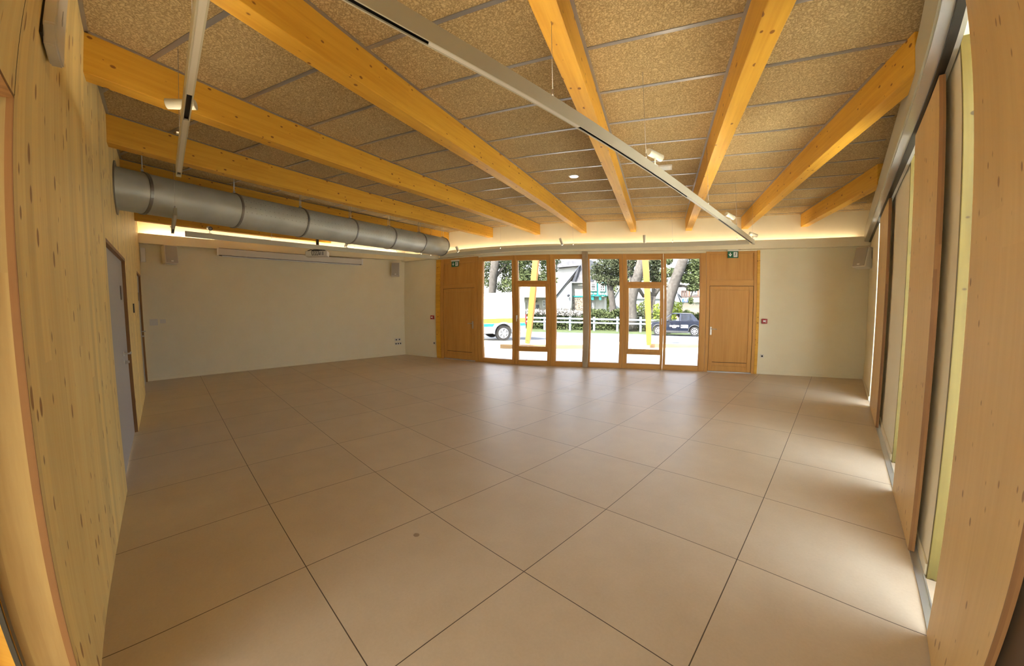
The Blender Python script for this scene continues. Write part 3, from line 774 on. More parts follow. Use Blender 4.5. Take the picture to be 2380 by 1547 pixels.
bm = nb(); slab(bm, 1.5, 4.97, 2.77, 2.795, 2.65, 2.672, -0.27, -0.22); obj('bottom_bar', bm, M_signw, t, BM)
bm = nb(); slab(bm, 1.44, 5.01, 2.793, 2.801, 2.668, 2.676, -0.305, -0.20); slab(bm, 1.44, 5.01, 2.955, 2.965, 2.82, 2.83, -0.29, -0.20); obj('shadow_gap', bm, M_dark, t, BM)
for x in (1.40, 5.13):
    bm = nb(); slab(bm, x+0.03, x+0.07, 2.86, 2.90, 2.86, 2.90, -0.20, 0.0) if x < 2 else slab(bm, x-0.16, x-0.12, 2.74, 2.77, 2.74, 2.77, -0.20, 0.0)
    obj('wall_bracket', bm, M_alu, t, BM)
# projector hangs from the beam
pz = onp(738, 590, BM @ Vector((0,-2.3,0)), bn)
t = thing('projector', 'white projector hanging on a black pole with cables, in front of the screen case', 'projector', tuple(pz), R(58))
PM = Matrix.Translation(pz) @ Matrix.Rotation(R(62), 4, 'Z')
bm = nb(); box(bm, -0.23, 0.23, -0.15, 0.15, -0.06, 0.05, bev=0.015); body = obj('body', bm, M_plastic, t, PM)
bm = nb(); 
for x0 in (0.06, 0.115): 
    for k in range(5): box(bm, x0+k*0.008, x0+k*0.008+0.004, -0.152, -0.149, -0.04, 0.035)
obj('air_grille', bm, M_dark, body, PM)
bm = nb(); cyl(bm, (-0.12,0.14,-0.01), (-0.12,0.19,-0.01), 0.042, 0.045); obj('lens', bm, M_black, body, PM)
bm = nb()
for k in range(4): box(bm, -0.09+k*0.035, -0.07+k*0.035, -0.153, -0.149, -0.045, -0.03)
obj('sockets', bm, M_black, body, PM)
bm = nb()
box(bm, -0.07, 0.07, -0.07, 0.07, 0.065, 0.08)
for sx, sy in ((-1,-1),(1,-1),(1,1),(-1,1)): tube(bm, [(sx*0.05,sy*0.05,0.075),(sx*0.13,sy*0.09,0.08),(sx*0.19,sy*0.12,0.05)], 0.009, n=6)
obj('bracket', bm, M_black, t, PM)
top = HC-pz.z
bm = nb(); cyl(bm, (0,0,0.07), (0,0,top), 0.026, n=16); obj('pole', bm, M_black, t, PM)
bm = nb()
for k in range(5):
    a = k*1.3; pts = [(0.03*math.cos(a+0.5*j)+random.uniform(-.008,.008), 0.03*math.sin(a+0.5*j), top-0.02-j*(top-0.1)/6) for j in range(7)]
    pts += [(0.03+0.03*k-0.08, -0.13, 0.09), (-0.10+0.035*k, -0.165, 0.02), (-0.08+0.035*k, -0.155, -0.038)]
    tube(bm, pts, 0.006, n=6)
obj('cables', bm, M_black, t, PM)

# ================================================================== SPEAKERS
def speaker(P, rz, tilt, label, wall_P):
    Ms = Matrix.Translation(P) @ Matrix.Rotation(rz, 4, 'Z') @ Matrix.Rotation(tilt, 4, 'X')
    t = thing('wall_speaker', label, 'loudspeaker', tuple(P), rz)
    bm = nb(); box(bm, -0.125, 0.125, 0.02, 0.20, -0.20, 0.20, bev=0.02); b = obj('cabinet', bm, M_plastic, t, Ms)
    bm = nb(); box(bm, -0.108, 0.108, 0.008, 0.021, -0.185, 0.185, bev=0.004); obj('grille', bm, M_grille, b, Ms)
    bm = nb(); box(bm, -0.022, 0.022, 0.003, 0.009, -0.16, -0.135, bev=0.002); obj('badge', bm, M_signw, b, Ms)
    bm = nb(); q = Ms @ Vector((0,0.2,0)); wp = Vector(wall_P); tube(bm, [q, (q+wp)/2+Vector((0,0,-0.0)), wp], 0.012, n=8); box(bm, wp.x-0.025, wp.x+0.025, wp.y-0.025, wp.y+0.025, wp.z-0.07, wp.z+0.09)
    obj('bracket', bm, M_black if 'right wall' in label else M_grille, t)
p1 = BM @ Vector((0.56,-0.30,2.77)); speaker(p1, math.atan2(bd.y,bd.x)+R(22), R(-6), 'grey-white loudspeaker on the far left wall, near the grey door', BM @ Vector((0.40,-0.02,2.80)))
p2 = BM @ Vector((6.12,-0.28,2.56)); speaker(p2, math.atan2(bd.y,bd.x)-R(28), R(-6), 'grey-white loudspeaker on the far left wall, near the corner by the left wooden door', BM @ Vector((6.15,-0.02,2.6)))
p3 = onp(1998, 596, (0,7.9,0), (0,1,0)); speaker(p3, R(-38), R(-14), 'tilted loudspeaker on a bracket high on the right wall', (1.86, p3.y+0.05, p3.z+0.02))

# ================================================================== SIGNS, ALARMS, SOCKETS
def exit_sign(s, z, label):
    t = thing('exit_sign', label, 'exit sign', tuple(W(s,-0.06,z)), WA, 'exit signs over the wooden doors')
    bm = nb(); box(bm, s-0.12, s+0.12, -0.10, -0.03, z+0.075, z+0.115, bev=0.004); obj('housing', bm, M_plastic, t, WM)
    bm = nb(); box(bm, s-0.115, s+0.115, -0.075, -0.063, z-0.075, z+0.075, bev=0.002); p = obj('sign_plate', bm, M_green, t, WM)
    bm = nb(); y0, y1 = -0.0775, -0.075
    box(bm, s-0.066, s-0.05, y0, y1, z, z+0.045); prism(bm, [(s-0.095,z+0.008),(s-0.058,z-0.045),(s-0.021,z+0.008),(s-0.038,z+0.012),(s-0.058,z-0.012),(s-0.078,z+0.012)], y0, y1)
    obj('arrow', bm, M_signw, p, WM)
    bm = nb(); box(bm, s+0.012, s+0.095, y0, y1, z-0.055, z+0.055); obj('doorway_mark', bm, M_signw, p, WM)
    bm = nb(); y0, y1 = -0.0795, -0.0775
    c = [bm.verts.new((s+0.062+0.010*math.cos(k*math.pi/6), y0, z+0.038+0.010*math.sin(k*math.pi/6))) for k in range(12)]; bm.faces.new(c)
    for a1, b1, wd in (((0.060,0.026),(0.048,-0.008),0.013),((0.058,0.022),(0.080,0.008),0.006),((0.058,0.020),(0.036,0.024),0.006),((0.036,0.024),(0.028,0.006),0.006),((0.050,-0.006),(0.068,-0.022),0.008),((0.068,-0.022),(0.062,-0.046),0.007),((0.047,-0.006),(0.032,-0.030),0.008),((0.032,-0.030),(0.016,-0.034),0.006)):
        p0 = Vector((s+a1[0],0,z+a1[1])); p1_ = Vector((s+b1[0],0,z+b1[1])); dv = (p1_-p0).normalized(); nv = Vector((dv.z,0,-dv.x))*wd/2
        vs = [bm.verts.new((q.x,y0,q.z)) for q in (p0+nv,p0-nv,p1_-nv,p1_+nv)]; bm.faces.new(vs)
    obj('running_figure', bm, pm('sign_green_dark', (0.01,0.07,0.04), 0.5), p, WM)
exit_sign(1.885, 2.60, 'green exit sign over the left wooden door')
exit_sign(8.985, 2.69, 'green exit sign over the right wooden door')
def call_point(s, z, label):
    t = thing('fire_alarm_button', label, 'fire alarm', tuple(W(s,-0.02,z)), WA, 'fire alarm call points')
    bm = nb(); box(bm, s-0.058, s+0.058, -0.045, 0, z-0.052, z+0.052, bev=0.006); b = obj('case', bm, M_red, t, WM)
    bm = nb(); box(bm, s-0.032, s+0.018, -0.047, -0.044, z-0.016, z+0.022); box(bm, s+0.024, s+0.030, -0.047, -0.044, z-0.034, z+0.036); obj('press_plate', bm, M_signw, b, WM)
call_point(1.09, 1.14, 'red fire alarm button on the white wall left of the left wooden door')
call_point(9.69, 1.20, 'red fire alarm button on the white wall right of the right wooden door')
def plate(name, M, x, z, w_, h_, label, cat, group, dots=1):
    t = thing(name, label, cat, tuple(M @ Vector((x,-0.005,z))), 0, group)
    bm = nb(); box(bm, x-w_/2, x+w_/2, -0.012, 0, z-h_/2, z+h_/2, bev=0.003); p = obj('cover_plate', bm, M_plastic, t, M)
    for k in range(dots):
        bm = nb(); cx = x-w_/2+(k+0.5)*w_/dots; cyl(bm, (cx,-0.0128,z), (cx,-0.0118,z), 0.021, n=18); obj('socket_hole', bm, M_dark, p, M)
plate('wall_socket', WM, 9.675, 0.41, 0.08, 0.08, 'single white socket on the white wall right of the right wooden door', 'socket', 'wall sockets')
plate('wall_socket', WM, 1.13, 0.41, 0.08, 0.08, 'single white socket on the white wall left of the left wooden door', 'socket', 'wall sockets')
plate('wall_socket', BM, 6.32, 0.47, 0.22, 0.08, 'upper plate of the double row of sockets in the far left corner', 'socket', 'wall sockets', 2)
plate('wall_socket', BM, 6.33, 0.35, 0.24, 0.08, 'lower triple plate of the double row of sockets in the far left corner', 'socket', 'wall sockets', 3)
bm = nb(); box(bm, 0.10, 0.24, -0.014, 0, 1.22, 1.36, bev=0.003); box(bm, 0.12, 0.22, -0.02, -0.013, 1.25, 1.33, bev=0.003)
tag(obj('control_plate', bm, M_plastic, M=BM), 'square white control plate on the far left wall beside the second grey door', 'switch')
bm = nb(); box(bm, 0.28, 0.38, -0.012, 0, 1.26, 1.35, bev=0.003); box(bm, 0.30, 0.36, -0.018, -0.011, 1.28, 1.33, bev=0.003)
tag(obj('control_plate', bm, M_plastic, M=BM), 'smaller white switch to the right of the square control plate', 'switch')
bm = nb(); box(bm, 0.02, 0.10, -0.05, 0, 2.60, 2.90, bev=0.004)
tag(obj('wall_sensor', bm, M_signw, M=BM), 'slim white box high in the corner left of the left loudspeaker', 'sensor')
bm = nb(); q = onz(968, 1243, 0); cyl(bm, (q.x,q.y,0.0), (q.x,q.y,0.0015), 0.022, n=20)
tag(obj('floor_disc', bm, pm('floor_disc_grey', (0.33,0.25,0.17), 0.5)), 'tiny dark disc lying in a floor tile near the camera', 'floor disc')

# ================================================================== OUTSIDE
GP = [(0,-0.02),(1.0,-0.02),(3.6,-0.14),(7,-0.31),(9.5,-0.44),(17,-0.81),(22,-1.05),(30,-1.35),(60,-2.0),(140,-3.0)]
def gz(d):
    for (a, za), (b, zb) in zip(GP, GP[1:]):
        if d <= b: return za+(zb-za)*(d-a)/(b-a)
    return GP[-1][1]
def strip_ground(name, s0, s1, ds, mat, dz=0.0):
    bm = nb(); n = 1
    rows = [[bm.verts.new((s, d, gz(d)+dz)) for s in (s0, s1)] for d in ds]
    for a, b in zip(rows, rows[1:]): bm.faces.new((a[0],a[1],b[1],b[0]))
    r = bmesh.ops.extrude_face_region(bm, geom=bm.faces[:])
    for e in r['geom']:
        if isinstance(e, bmesh.types.BMVert): e.co.z -= 0.25
    return obj(name, bm, mat, M=WM)
M_pave = mottled('pale_paving', (0.60,0.57,0.50), (0.68,0.65,0.58), 0.8, 0.9)
M_road = mottled('grey_asphalt', (0.065,0.0725,0.0825), (0.085,0.0925,0.1025), 1.5, 0.85)
M_grass = mottled('grass', (0.025,0.045,0.01), (0.055,0.075,0.015), 3.0, 0.95, bump=0.5, bscale=60)
g = strip_ground('terrace', -30, 45, (0.26,1,3.6,7,9.5), M_pave); g['kind'] = 'structure'
g = strip_ground('road', -45, 60, (9.5,17,18.2), M_road); g['kind'] = 'structure'
g = strip_ground('grass', -60, 90, (18.2,22,30,60,120), M_grass); tag(g, kind='stuff', label='sunlit grass verge and ground beyond the road', cat='grass')
bm = nb(); box(bm, 2.3, 40, -30, 7.6, -0.25, -0.03)
g = obj('side_terrace', bm, M_pave); g['kind'] = 'structure'
bm = nb(); box(bm, -20, 2.3, -30, -4.25, -0.25, -0.03)
g = obj('rear_terrace', bm, M_pave); g['kind'] = 'structure'
# roof overhang above the glazing
bm = nb(); box(bm, -2, 13.6, 0.1, 1.7, 2.86, 3.2)
g = struct('trim_13', bm, pm('grey_soffit', (0.15,0.16,0.155), 0.7), M=WM)

def LW(u, v, d):
    s, z = at(u, v, d); return s, z
M_log = wood('raw_timber', (0.31,0.21,0.1), (0.225,0.135,0.055), 'X', 0.4, 0.6, kst=1.5)
def timber(u0, u1, d0, d1, label):
    s0 = at(u0, 805, d0)[0]; s1 = at(u1, 805, d1)[0]
    P = W(s0, d0, gz(d0)); Q = W(s1, d1, gz(d1)); v = Q-P; a = math.atan2(v.y, v.x)
    Mt = Matrix.Translation(P) @ Matrix.Rotation(a, 4, 'Z') @ Matrix.Rotation(-math.asin(v.z/v.length), 4, 'Y')
    bm = nb(); box(bm, 0, v.length, 0, 0.16, 0.0, 0.15, bev=0.012)
    tag(obj('timber_kerb', bm, M_log, M=Mt), label, 'timber')
timber(1162, 1357, 3.9, 4.7, 'square timber kerb lying on the ground outside the left and middle windows')
timber(1511, 1640, 6.2, 7.1, 'square timber kerb lying on the ground outside the right windows')
# leaning glulam posts
def lean_post(ub, vb, ut, vt, d, w0, label):
    s0, _ = at(ub, vb, d); z0 = gz(d)
    s1, z1 = at(ut, vt, d)
    k = (4.6-z0)/(z1-z0)
    P = W(s0, d, z0+0.12); Q = W(s0+(s1-s0)*k, d+0.2, 4.6)
    t = thing('leaning_post', label, 'post', tuple(W(s0, d, z0)), WA)
    dv = (Q-P).normalized(); ex = (WT-dv*dv.dot(WT)).normalized(); ey = dv.cross(ex)
    bm = nb(); vs = []
    for c, kk in ((P,0.8),(P+(Q-P)*0.35,1.05),(Q,1.15)):
        vs.append([bm.verts.new(c+ex*x*w0*kk/2+ey*y*w0*kk*0.42) for x, y in ((-1,-1),(1,-1),(1,1),(-1,1))])
    for a_, b_ in zip(vs, vs[1:]):
        for i in range(4): bm.faces.new((a_[i],a_[(i+1)%4],b_[(i+1)%4],b_[i]))
    bm.faces.new(vs[0][::-1]); bm.faces.new(vs[-1])
    obj('post_shaft', bm, pm('sunlit_glulam', (0.27,0.115,0.012), 0.5), t)
    bm = nb(); box(bm, s0-0.05, s0+0.05, d-0.05, d+0.05, z0, z0+0.02); box(bm, s0-0.01, s0+0.01, d-0.04, d+0.04, z0, z0+0.2)
    obj('steel_foot', bm, M_alu, t, WM)
    sgn = -1 if ey.dot(WN) > 0 else 1
    for q in ((0.0,) if 'left' in label else (0.0, 0.13)):
        c = P+dv*(0.12+q)+ey*sgn*w0*0.36
        bm = nb(); ring(bm, c, ey, 0.022, 0.03, 0.012, n=16); obj('bolt', bm, M_edge, t)
lean_post(1226, 803, 1243, 606, 5.2, 0.20, 'yellow glulam post leaning to the right outside the left opening window')
lean_post(1508, 808, 1499, 598, 5.9, 0.225, 'nearly upright yellow glulam post outside the right opening window')

# ---- white post and rail fence
M_fence = pm('white_fence_paint', (0.17,0.21,0.25), 0.7)
FD = 22.0
t = thing('post_and_rail_fence', 'white two-rail wooden fence along the far side of the road', 'fence', tuple(W(1,FD,gz(FD))), WA)
ups = [1209-57, 1209, 1266, 1325, 1381, 1435, 1489, 1545, 1600, 1655]
zb = gz(FD)
for u in ups:
    s = at(u, 750, FD)[0]; zt = at(u, 736, FD)[1]
    bm = nb(); box(bm, s-0.09, s+0.09, FD-0.05, FD+0.05, zb, zt, bev=0.01); obj('post', bm, M_fence, t, WM)
for v0, v1 in ((739.5,743.5),(748.5,752)):
    s0, s1 = at(1100, 740, FD)[0], at(1700, 740, FD)[0]
    za, zb_ = at(1400, v1, FD)[1], at(1400, v0, FD)[1]
    bm = nb(); box(bm, s0, s1, FD-0.09, FD-0.05, za, zb_, bev=0.008); obj('rail', bm, M_fence, t, WM)

# ---- foliage
def leafmat(name, a, b): 
    m = mottled(name, a, b, 1.7, 0.9, detail=5, lo=0.3, hi=0.7, spec=0.1); return m
M_leafD = leafmat('dark_needles', (0.028,0.038,0.022), (0.075,0.085,0.045))
M_leafM = leafmat('mid_leaves', (0.035,0.05,0.022), (0.10,0.12,0.05))
M_leafY = leafmat('yellow_leaves', (0.09,0.13,0.02), (0.26,0.32,0.04))
M_leafP = leafmat('pale_sunlit_leaves', (0.225,0.21,0.19), (0.325,0.31,0.29))  # sunlight on the hedge top put into a pale leaf colour
M_bark = mottled('grey_bark', (0.0375,0.0325,0.0275), (0.075,0.0675,0.0575), 6, 0.95, bump=0.6, bscale=12)
def leaves(bm, c, r, n, size, flat=1.0, rnd=random):
    for _ in range(n):
        while True:
            p = Vector((rnd.uniform(-1,1), rnd.uniform(-1,1), rnd.uniform(-1,1)))
            if 0.25 < p.length < 1: break
        p = Vector(c)+Vector((p.x*r[0], p.y*r[1], p.z*r[2]))
        a = Vector((rnd.gauss(0,1), rnd.gauss(0,1), rnd.gauss(0,0.5*flat))).normalized(); b = a.orthogonal().normalized()
        b = (b*math.cos(rnd.uniform(0,3))+a.cross(b)*math.sin(rnd.uniform(0,3))).normalized(); s = size*rnd.uniform(0.6,1.4)
        vs = [bm.verts.new(p+a*s*x+b*s*0.45*y) for x, y in ((-1,0),(0,-1),(1,0),(0,1))]
        bm.faces.new(vs)
def tree(label, d, trunk_px, branches, blobs, leaf, n=260, size=0.13):
    """trunk_px: list of (u,v,width_px); blobs: (u,v,ru,rv,dd) in the picture's scale at distance d"""
    sc = (at(1001,700,d)[0]-at(1000,700,d)[0])      # metres per pixel
    def P(u, v, dd=0): s, z = at(u, v, d); return Vector((s, d+dd, z))
    b0 = P(trunk_px[0][0], trunk_px[0][1]); b0.z = min(b0.z, gz(d))
    t = thing('tree', label, 'tree', tuple(WM @ Vector((b0.x, d, gz(d)-0.1))), WA, 'trees along the road')
    bm = nb(); pts = [b0]+[P(u, v) for u, v, w_ in trunk_px]; rr = [trunk_px[0][2]*sc*0.55]+[w_*sc*0.5 for u, v, w_ in trunk_px]
    # subdivide with a little wobble
    tube(bm, pts, rr, n=12)
    obj('trunk', bm, M_bark, t, WM)
    for br in branches:
        bm = nb(); tube(bm, [P(u, v, dd) for u, v, w_, dd in br], [w_*sc*0.5 for u, v, w_, dd in br], n=8); obj('branch', bm, M_bark, t, WM)
    bm = nb()
    for u, v, ru, rv, dd in blobs:
        c = P(u, v, dd); leaves(bm, c, (ru*sc, max(ru*sc*0.6, 0.8), rv*sc), int(n*7*ru*rv/400)+120, size*0.75)
    if blobs:
        f = obj('foliage', bm, leaf, t, WM); f['kind'] = 'stuff'
    return t
tree('grey trunked cypress behind the white van with a wide dark crown', 24, [(1143,735,12),(1144,680,12),(1147,640,14),(1152,590,15)], [[(1147,650,6,0),(1165,620,5,0.5),(1185,598,3,1)]],
     [(1128,612,14,14,0),(1125,645,12,18,1),(1172,612,26,16,1),(1180,640,26,20,1.5),(1176,664,22,12,0.5),(1215,620,18,22,1),(1225,645,18,14,0.5),(1262,622,16,16,1.5),(1262,648,20,12,1),(1200,596,60,12,1),(1268,600,22,12,1)], M_leafM, n=240)
tree('cypress with a straight bare trunk and broad dark crown, right of the middle column', 26, [(1427,745,13),(1423,700,10),(1418,668,10),(1416,645,9)], [[(1418,668,6,0),(1432,655,4,0),(1450,652,3,0.3)],[(1417,655,5,0),(1404,640,4,0),(1392,632,2,0.4)],[(1416,650,5,0),(1424,630,4,0),(1436,612,2,0)]],
     [(1395,632,20,9,0.4),(1412,618,26,12,0),(1432,610,22,10,0),(1400,645,18,6,0),(1432,640,20,12,0.5),(1418,652,24,9,0),(1445,625,16,14,0),(1425,598,30,8,0.5)], M_leafD, n=300)
tree('old cypress with a thick pale trunk rising left of the right leaning post', 23, [(1470,735,14),(1469,700,14),(1474,670,16),(1483,640,16),(1492,600,13)], [[(1474,672,9,0),(1466,640,7,0.2),(1462,600,7,0.5)],[(1478,662,6,0),(1487,675,6,0.3),(1496,690,5,0.5)],[(1486,640,5,0),(1500,616,4,0.5),(1508,600,3,0.8)]],
     [(1462,612,9,12,0.5),(1478,604,14,8,0.8),(1466,633,7,7,0.5),(1500,612,8,10,0.8)], M_leafD, n=300)
tree('forked grey trunk cypress just right of the right leaning post', 25, [(1517,742,10),(1516,710,8),(1518,688,9)], [[(1518,690,7,0),(1528,674,7,0),(1540,660,5,0.2),(1552,648,3,0.4)],[(1518,690,6,0),(1508,676,4,0.1),(1496,664,4,0.2),(1484,655,3,0.3)],[(1518,690,6,0),(1520,650,6,0.3),(1524,625,5,0.5),(1527,600,4,0.8)]],
     [(1512,612,8,14,0.5),(1520,640,12,10,0.3),(1531,622,12,14,0.5),(1530,602,18,8,0.5),(1536,648,9,6,0.3)], M_leafD, n=320)
tree('big cypress trunk leaning right, behind the dark car', 20.5, [(1545,760,18),(1549,728,17),(1557,690,17),(1570,650,17),(1584,614,16),(1592,590,15)], [[(1567,664,5,0),(1590,664,4,0.3),(1612,672,3,0.5),(1606,690,2,0.5),(1600,700,1.5,0.5)],[(1566,665,5,0),(1553,664,4,0.2),(1545,663,3,0.3)]],
     [(1556,632,16,8,0.5),(1550,604,10,6,0.8),(1606,608,20,14,0.8),(1606,634,20,16,0.8),(1594,646,14,8,0.4),(1618,652,10,16,0.8),(1610,668,10,6,0.6),(1606,698,4,5,0.5),(1630,620,14,26,1)], M_leafM, n=240)

# ---- hedges and shrubs behind the fence
def hedge(name, u0, u1, vt, d, leaf, label, thick=1.0, n=2400, size=0.17, vb=None):
    s0, s1 = at(u0, 740, d)[0], at(u1, 740, d)[0]; zt = at((u0+u1)/2, vt, d)[1]; z0 = gz(d) if vb is None else at((u0+u1)/2, vb, d)[1]
    bm = nb()
    n = int(n*2.6); size *= 0.6
    for _ in range(n):
        s = random.uniform(s0, s1); q = random.random(); z = z0+(zt-z0)*q**0.8*(1+0.06*math.sin(s*2.3)+0.05*math.sin(s*5.1)); dd = random.uniform(0, thick)
        leaves(bm, (s, d+dd, z), (0.1,0.1,0.1), 1, size)
    o = obj(name, bm, leaf, M=WM); tag(o, label, 'hedge' if 'hedge' in name else 'shrub', kind='stuff' if n > 2600 else None)
    return o
o = hedge('hedge', 1190, 1372, 728, 23.2, M_leafM, 'clipped dark green hedge behind the fence, left of the column', n=5200)
o = hedge('hedge_sunlit_top', 1195, 1350, 722, 23.0, M_leafP, 'pale leaves standing for sunlight on top of the hedge behind the fence', n=1500, vb=732, size=0.14)
o = hedge('hedge', 1372, 1500, 722, 23.6, M_leafM, 'shaded grey-green hedge behind the fence, right of the column', n=3600)
o = hedge('hedge', 1500, 1640, 726, 24.6, M_leafM, 'low dark hedge behind the fence, beyond the dark car', n=3000)
o = hedge('shrub', 1478, 1500, 700, 24.5, M_leafY, 'bright yellow-green shrub left of the right leaning post', n=420, size=0.14)
o = hedge('shrub', 1518, 1536, 710, 24.0, M_leafY, 'small yellow-green shrub right of the right leaning post', n=300, size=0.14)
o = hedge('shrub', 1562, 1584, 700, 23.0, M_leafY, 'yellow-green climber against the paling fence', n=480, size=0.14)
o = hedge('shrub', 1404, 1414, 665, 33.0, M_leafY, 'tall slim green climber right of the teal bay window', n=600, size=0.16)

# ---- paling fence
M_pale = wood('weathered_palings', (0.165,0.14,0.105), (0.12,0.1,0.075), 'Z', 0.1, 0, tone=0.3)
t = thing('paling_fence', 'tall weathered pointed paling fence behind the dark car', 'fence', tuple(W(12, 25.5, gz(25.5))), WA)
s0, s1 = at(1577, 720, 25.5)[0], at(1650, 720, 25.5)[0]; n_ = 24
for i in range(n_):
    x = s0+(s1-s0)*i/n_; zt = at(1600, 706, 25.5)[1]+random.uniform(-0.12,0.12); wd = (s1-s0)/n_*0.86
    bm = nb(); prism(bm, [(x,gz(25.5)),(x+wd,gz(25.5)),(x+wd,zt-0.15),(x+wd/2,zt+0.1),(x,zt-0.15)], 25.5, 25.53); obj('paling', bm, M_pale, t, WM)
bm = nb(); box(bm, s0, s1, 25.54, 25.6, gz(25.5)+1.2, gz(25.5)+1.3); obj('rail', bm, M_pale, t, WM)
t = thing('low_picket_fence', 'low grey picket fence in front of the white gabled house', 'fence', tuple(W(0, 27, gz(27))), WA)
s0, s1 = at(1238, 720, 27)[0], at(1328, 720, 27)[0]
for i in range(30):
    x = s0+(s1-s0)*i/30; zt = at(1290, 717, 27)[1]+random.uniform(-0.08,0.1); wd = (s1-s0)/30*0.8
    bm = nb(); prism(bm, [(x,gz(27)),(x+wd,gz(27)),(x+wd,zt-0.1),(x+wd/2,zt+0.08),(x,zt-0.1)], 27, 27.03); obj('picket', bm, M_pale, t, WM)

# ---- houses
M_wallW = pm('white_render_sunlit_roof', (0.4,0.39,0.36), 0.9); M_wallB = pm('shaded_render', (0.275,0.3,0.31), 0.9); M_wallC = pm('cream_render', (0.25,0.24,0.21), 0.9)  # pale blue has wall shade in its colour; white also serves sunlit slate roofs
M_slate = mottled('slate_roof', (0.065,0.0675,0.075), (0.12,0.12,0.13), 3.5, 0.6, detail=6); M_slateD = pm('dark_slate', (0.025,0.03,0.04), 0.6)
M_teal = pm('teal_paint', (0.0,0.19,0.17), 0.5); M_win = pm('window_dark', (0.03,0.035,0.04), 0.15)
M_wf = pm('white_window_frame', (0.375,0.375,0.36), 0.6); M_timb = pm('brown_timbering', (0.06,0.0375,0.03), 0.7); M_brick = pm('brick_red', (0.15,0.06,0.035), 0.8)
def stone_material():
    m = pm('rubble_stone', (0.1,0.085,0.065), 0.9); t = NT(m); co = t.n('ShaderNodeTexCoord').outputs['Object']
    vo = t.n('ShaderNodeTexVoronoi', feature='DISTANCE_TO_EDGE'); vo.inputs['Scale'].default_value = 4.2; t.l(co, vo.inputs['Vector'])
    v2 = t.n('ShaderNodeTexVoronoi'); v2.inputs['Scale'].default_value = 4.2; t.l(co, v2.inputs['Vector'])
    sw = t.n('ShaderNodeSeparateColor'); t.l(v2.outputs['Color'], sw.inputs[0]); t.l(t.mix(t.math('LESS_THAN', vo.outputs['Distance'], 0.07), t.mix(sw.outputs[0], (0.05,0.042,0.035), (0.12,0.10,0.075)), (0.22,0.20,0.16)), t.b.inputs['Base Color']); return m
M_stone = stone_material()
def facade(name, pix, d, depth, mat, parent, base=False):
    """upright slab whose front outline is given at distance d"""
    bm = nb(); poly = [at(u, v, d) for u, v in pix]
    if base: poly = [(s, z if z > gz(d)+0.9 else gz(d)-0.3) for s, z in poly]
    prism(bm, poly, d, d+depth); return obj(name, bm, mat, parent, WM)
def rect(u0, v0, u1, v1): return [(u0,v1),(u1,v1),(u1,v0),(u0,v0)]
def win(parent, u0, v0, u1, v1, d, cols=2, rows=2, name='window', fr=0.09):
    f = nb(); s0, z0 = at(u0, v1, d); s1, z1 = at(u1, v0, d)
    frame_rect(f, s0, s1, z0, z1, d-0.10, d-0.02, fr, bev=0)
    for k in range(1, cols): x = s0+(s1-s0)*k/cols; box(f, x-0.035, x+0.035, d-0.09, d-0.03, z0, z1)
    for k in range(1, rows): z = z0+(z1-z0)*k/rows; box(f, s0, s1, d-0.09, d-0.03, z-0.03, z+0.03)
    fo = obj(name, f, M_wf, parent, WM)
    g_ = nb(); box(g_, s0+0.02, s1-0.02, d-0.06, d-0.03, z0+0.02, z1-0.02); obj('pane', g_, M_win, fo, WM)
# long low house with the steep gable
h = thing('house', 'long white house with a steep rake and a pale gable, left of the column', 'house', tuple(W(-6, 31, gz(31))), WA)
facade('facade', [(1190,745),(1292,745),(1292,690),(1190,690)], 33.0, 5.0, M_wallC, h, True)
facade('gable_wall', [(1291,745),(1328,745),(1328,653),(1291,688)], 31.0, 7.0, M_wallB, h, True)  # blue of the shade put into the wall colour
facade('roof', [(1190,691),(1291,691),(1348,616),(1330,620),(1190,640)], 31.6, 6.0, M_wallW, h)  # slate roof coloured white for the sunlight on it
bm = nb(); s_a, z_a = at(1290.5,690,30.9); s_b, z_b = at(1348,617,30.9)
tube(bm, [(s_a,30.9,z_a),(s_b,30.9,z_b)], 0.07, n=6); obj('verge_board', bm, M_slateD, h, WM)
bm = nb(); s_a, z_a = at(1327,657,30.8); s_b, z_b = at(1327,722,30.8); tube(bm, [(s_a,30.8,z_a),(s_a,30.8,z_b)], 0.08, n=8); obj('downpipe', bm, M_wf, h, WM)
win(h, 1212, 702, 1222, 722, 33.0); win(h, 1262, 697, 1272, 712, 33.0)
facade('door', rect(1246,708,1252,728), 32.9, 0.08, M_slateD, h)
bm = nb(); s_a, z_a = at(1244,699,32.9); sphere(bm, (s_a,32.85,z_a), 0.18); obj('wall_lamp', bm, M_slateD, h, WM)
bm = nb(); s_a, z_a = at(1322,686,30.9); sphere(bm, (s_a,30.7,z_a), 0.16); box(bm, s_a, s_a+0.25, 30.72, 30.78, z_a-0.03, z_a+0.03); obj('wall_lamp', bm, M_slateD, h, WM)
# stone and render house with the teal bay
h = thing('house', 'slate roofed house with rubble stone ground floor and a teal half-timbered bay', 'house', tuple(W(-2, 31.2, gz(31.2))), WA)
facade('roof', [(1290,622),(1346,617),(1328,657),(1364,654),(1364,600),(1290,607)], 31.15, 8.0, M_slate, h)
facade('roof_shadow_side', [(1328,657),(1346,622),(1349,616),(1336,655)], 30.95, 0.2, M_slateD, h)  # shade on this side of the roof put into the dark colour
facade('upper_wall', rect(1329,656,1372,689), 31.35, 6.0, M_wallC, h)
facade('stone_wall', [(1329,748),(1372,748),(1372,689),(1329,689)], 31.30, 6.0, M_stone, h, True)
facade('teal_band', rect(1329,687,1372,690), 31.25, 0.1, M_teal, h)
facade('eaves_gutter', rect(1326,655,1372,657), 30.85, 0.25, M_wf, h)
facade('side_wall', [(1372,748),(1405,748),(1405,690),(1372,690)], 31.75, 6.0, M_wallW, h, True)
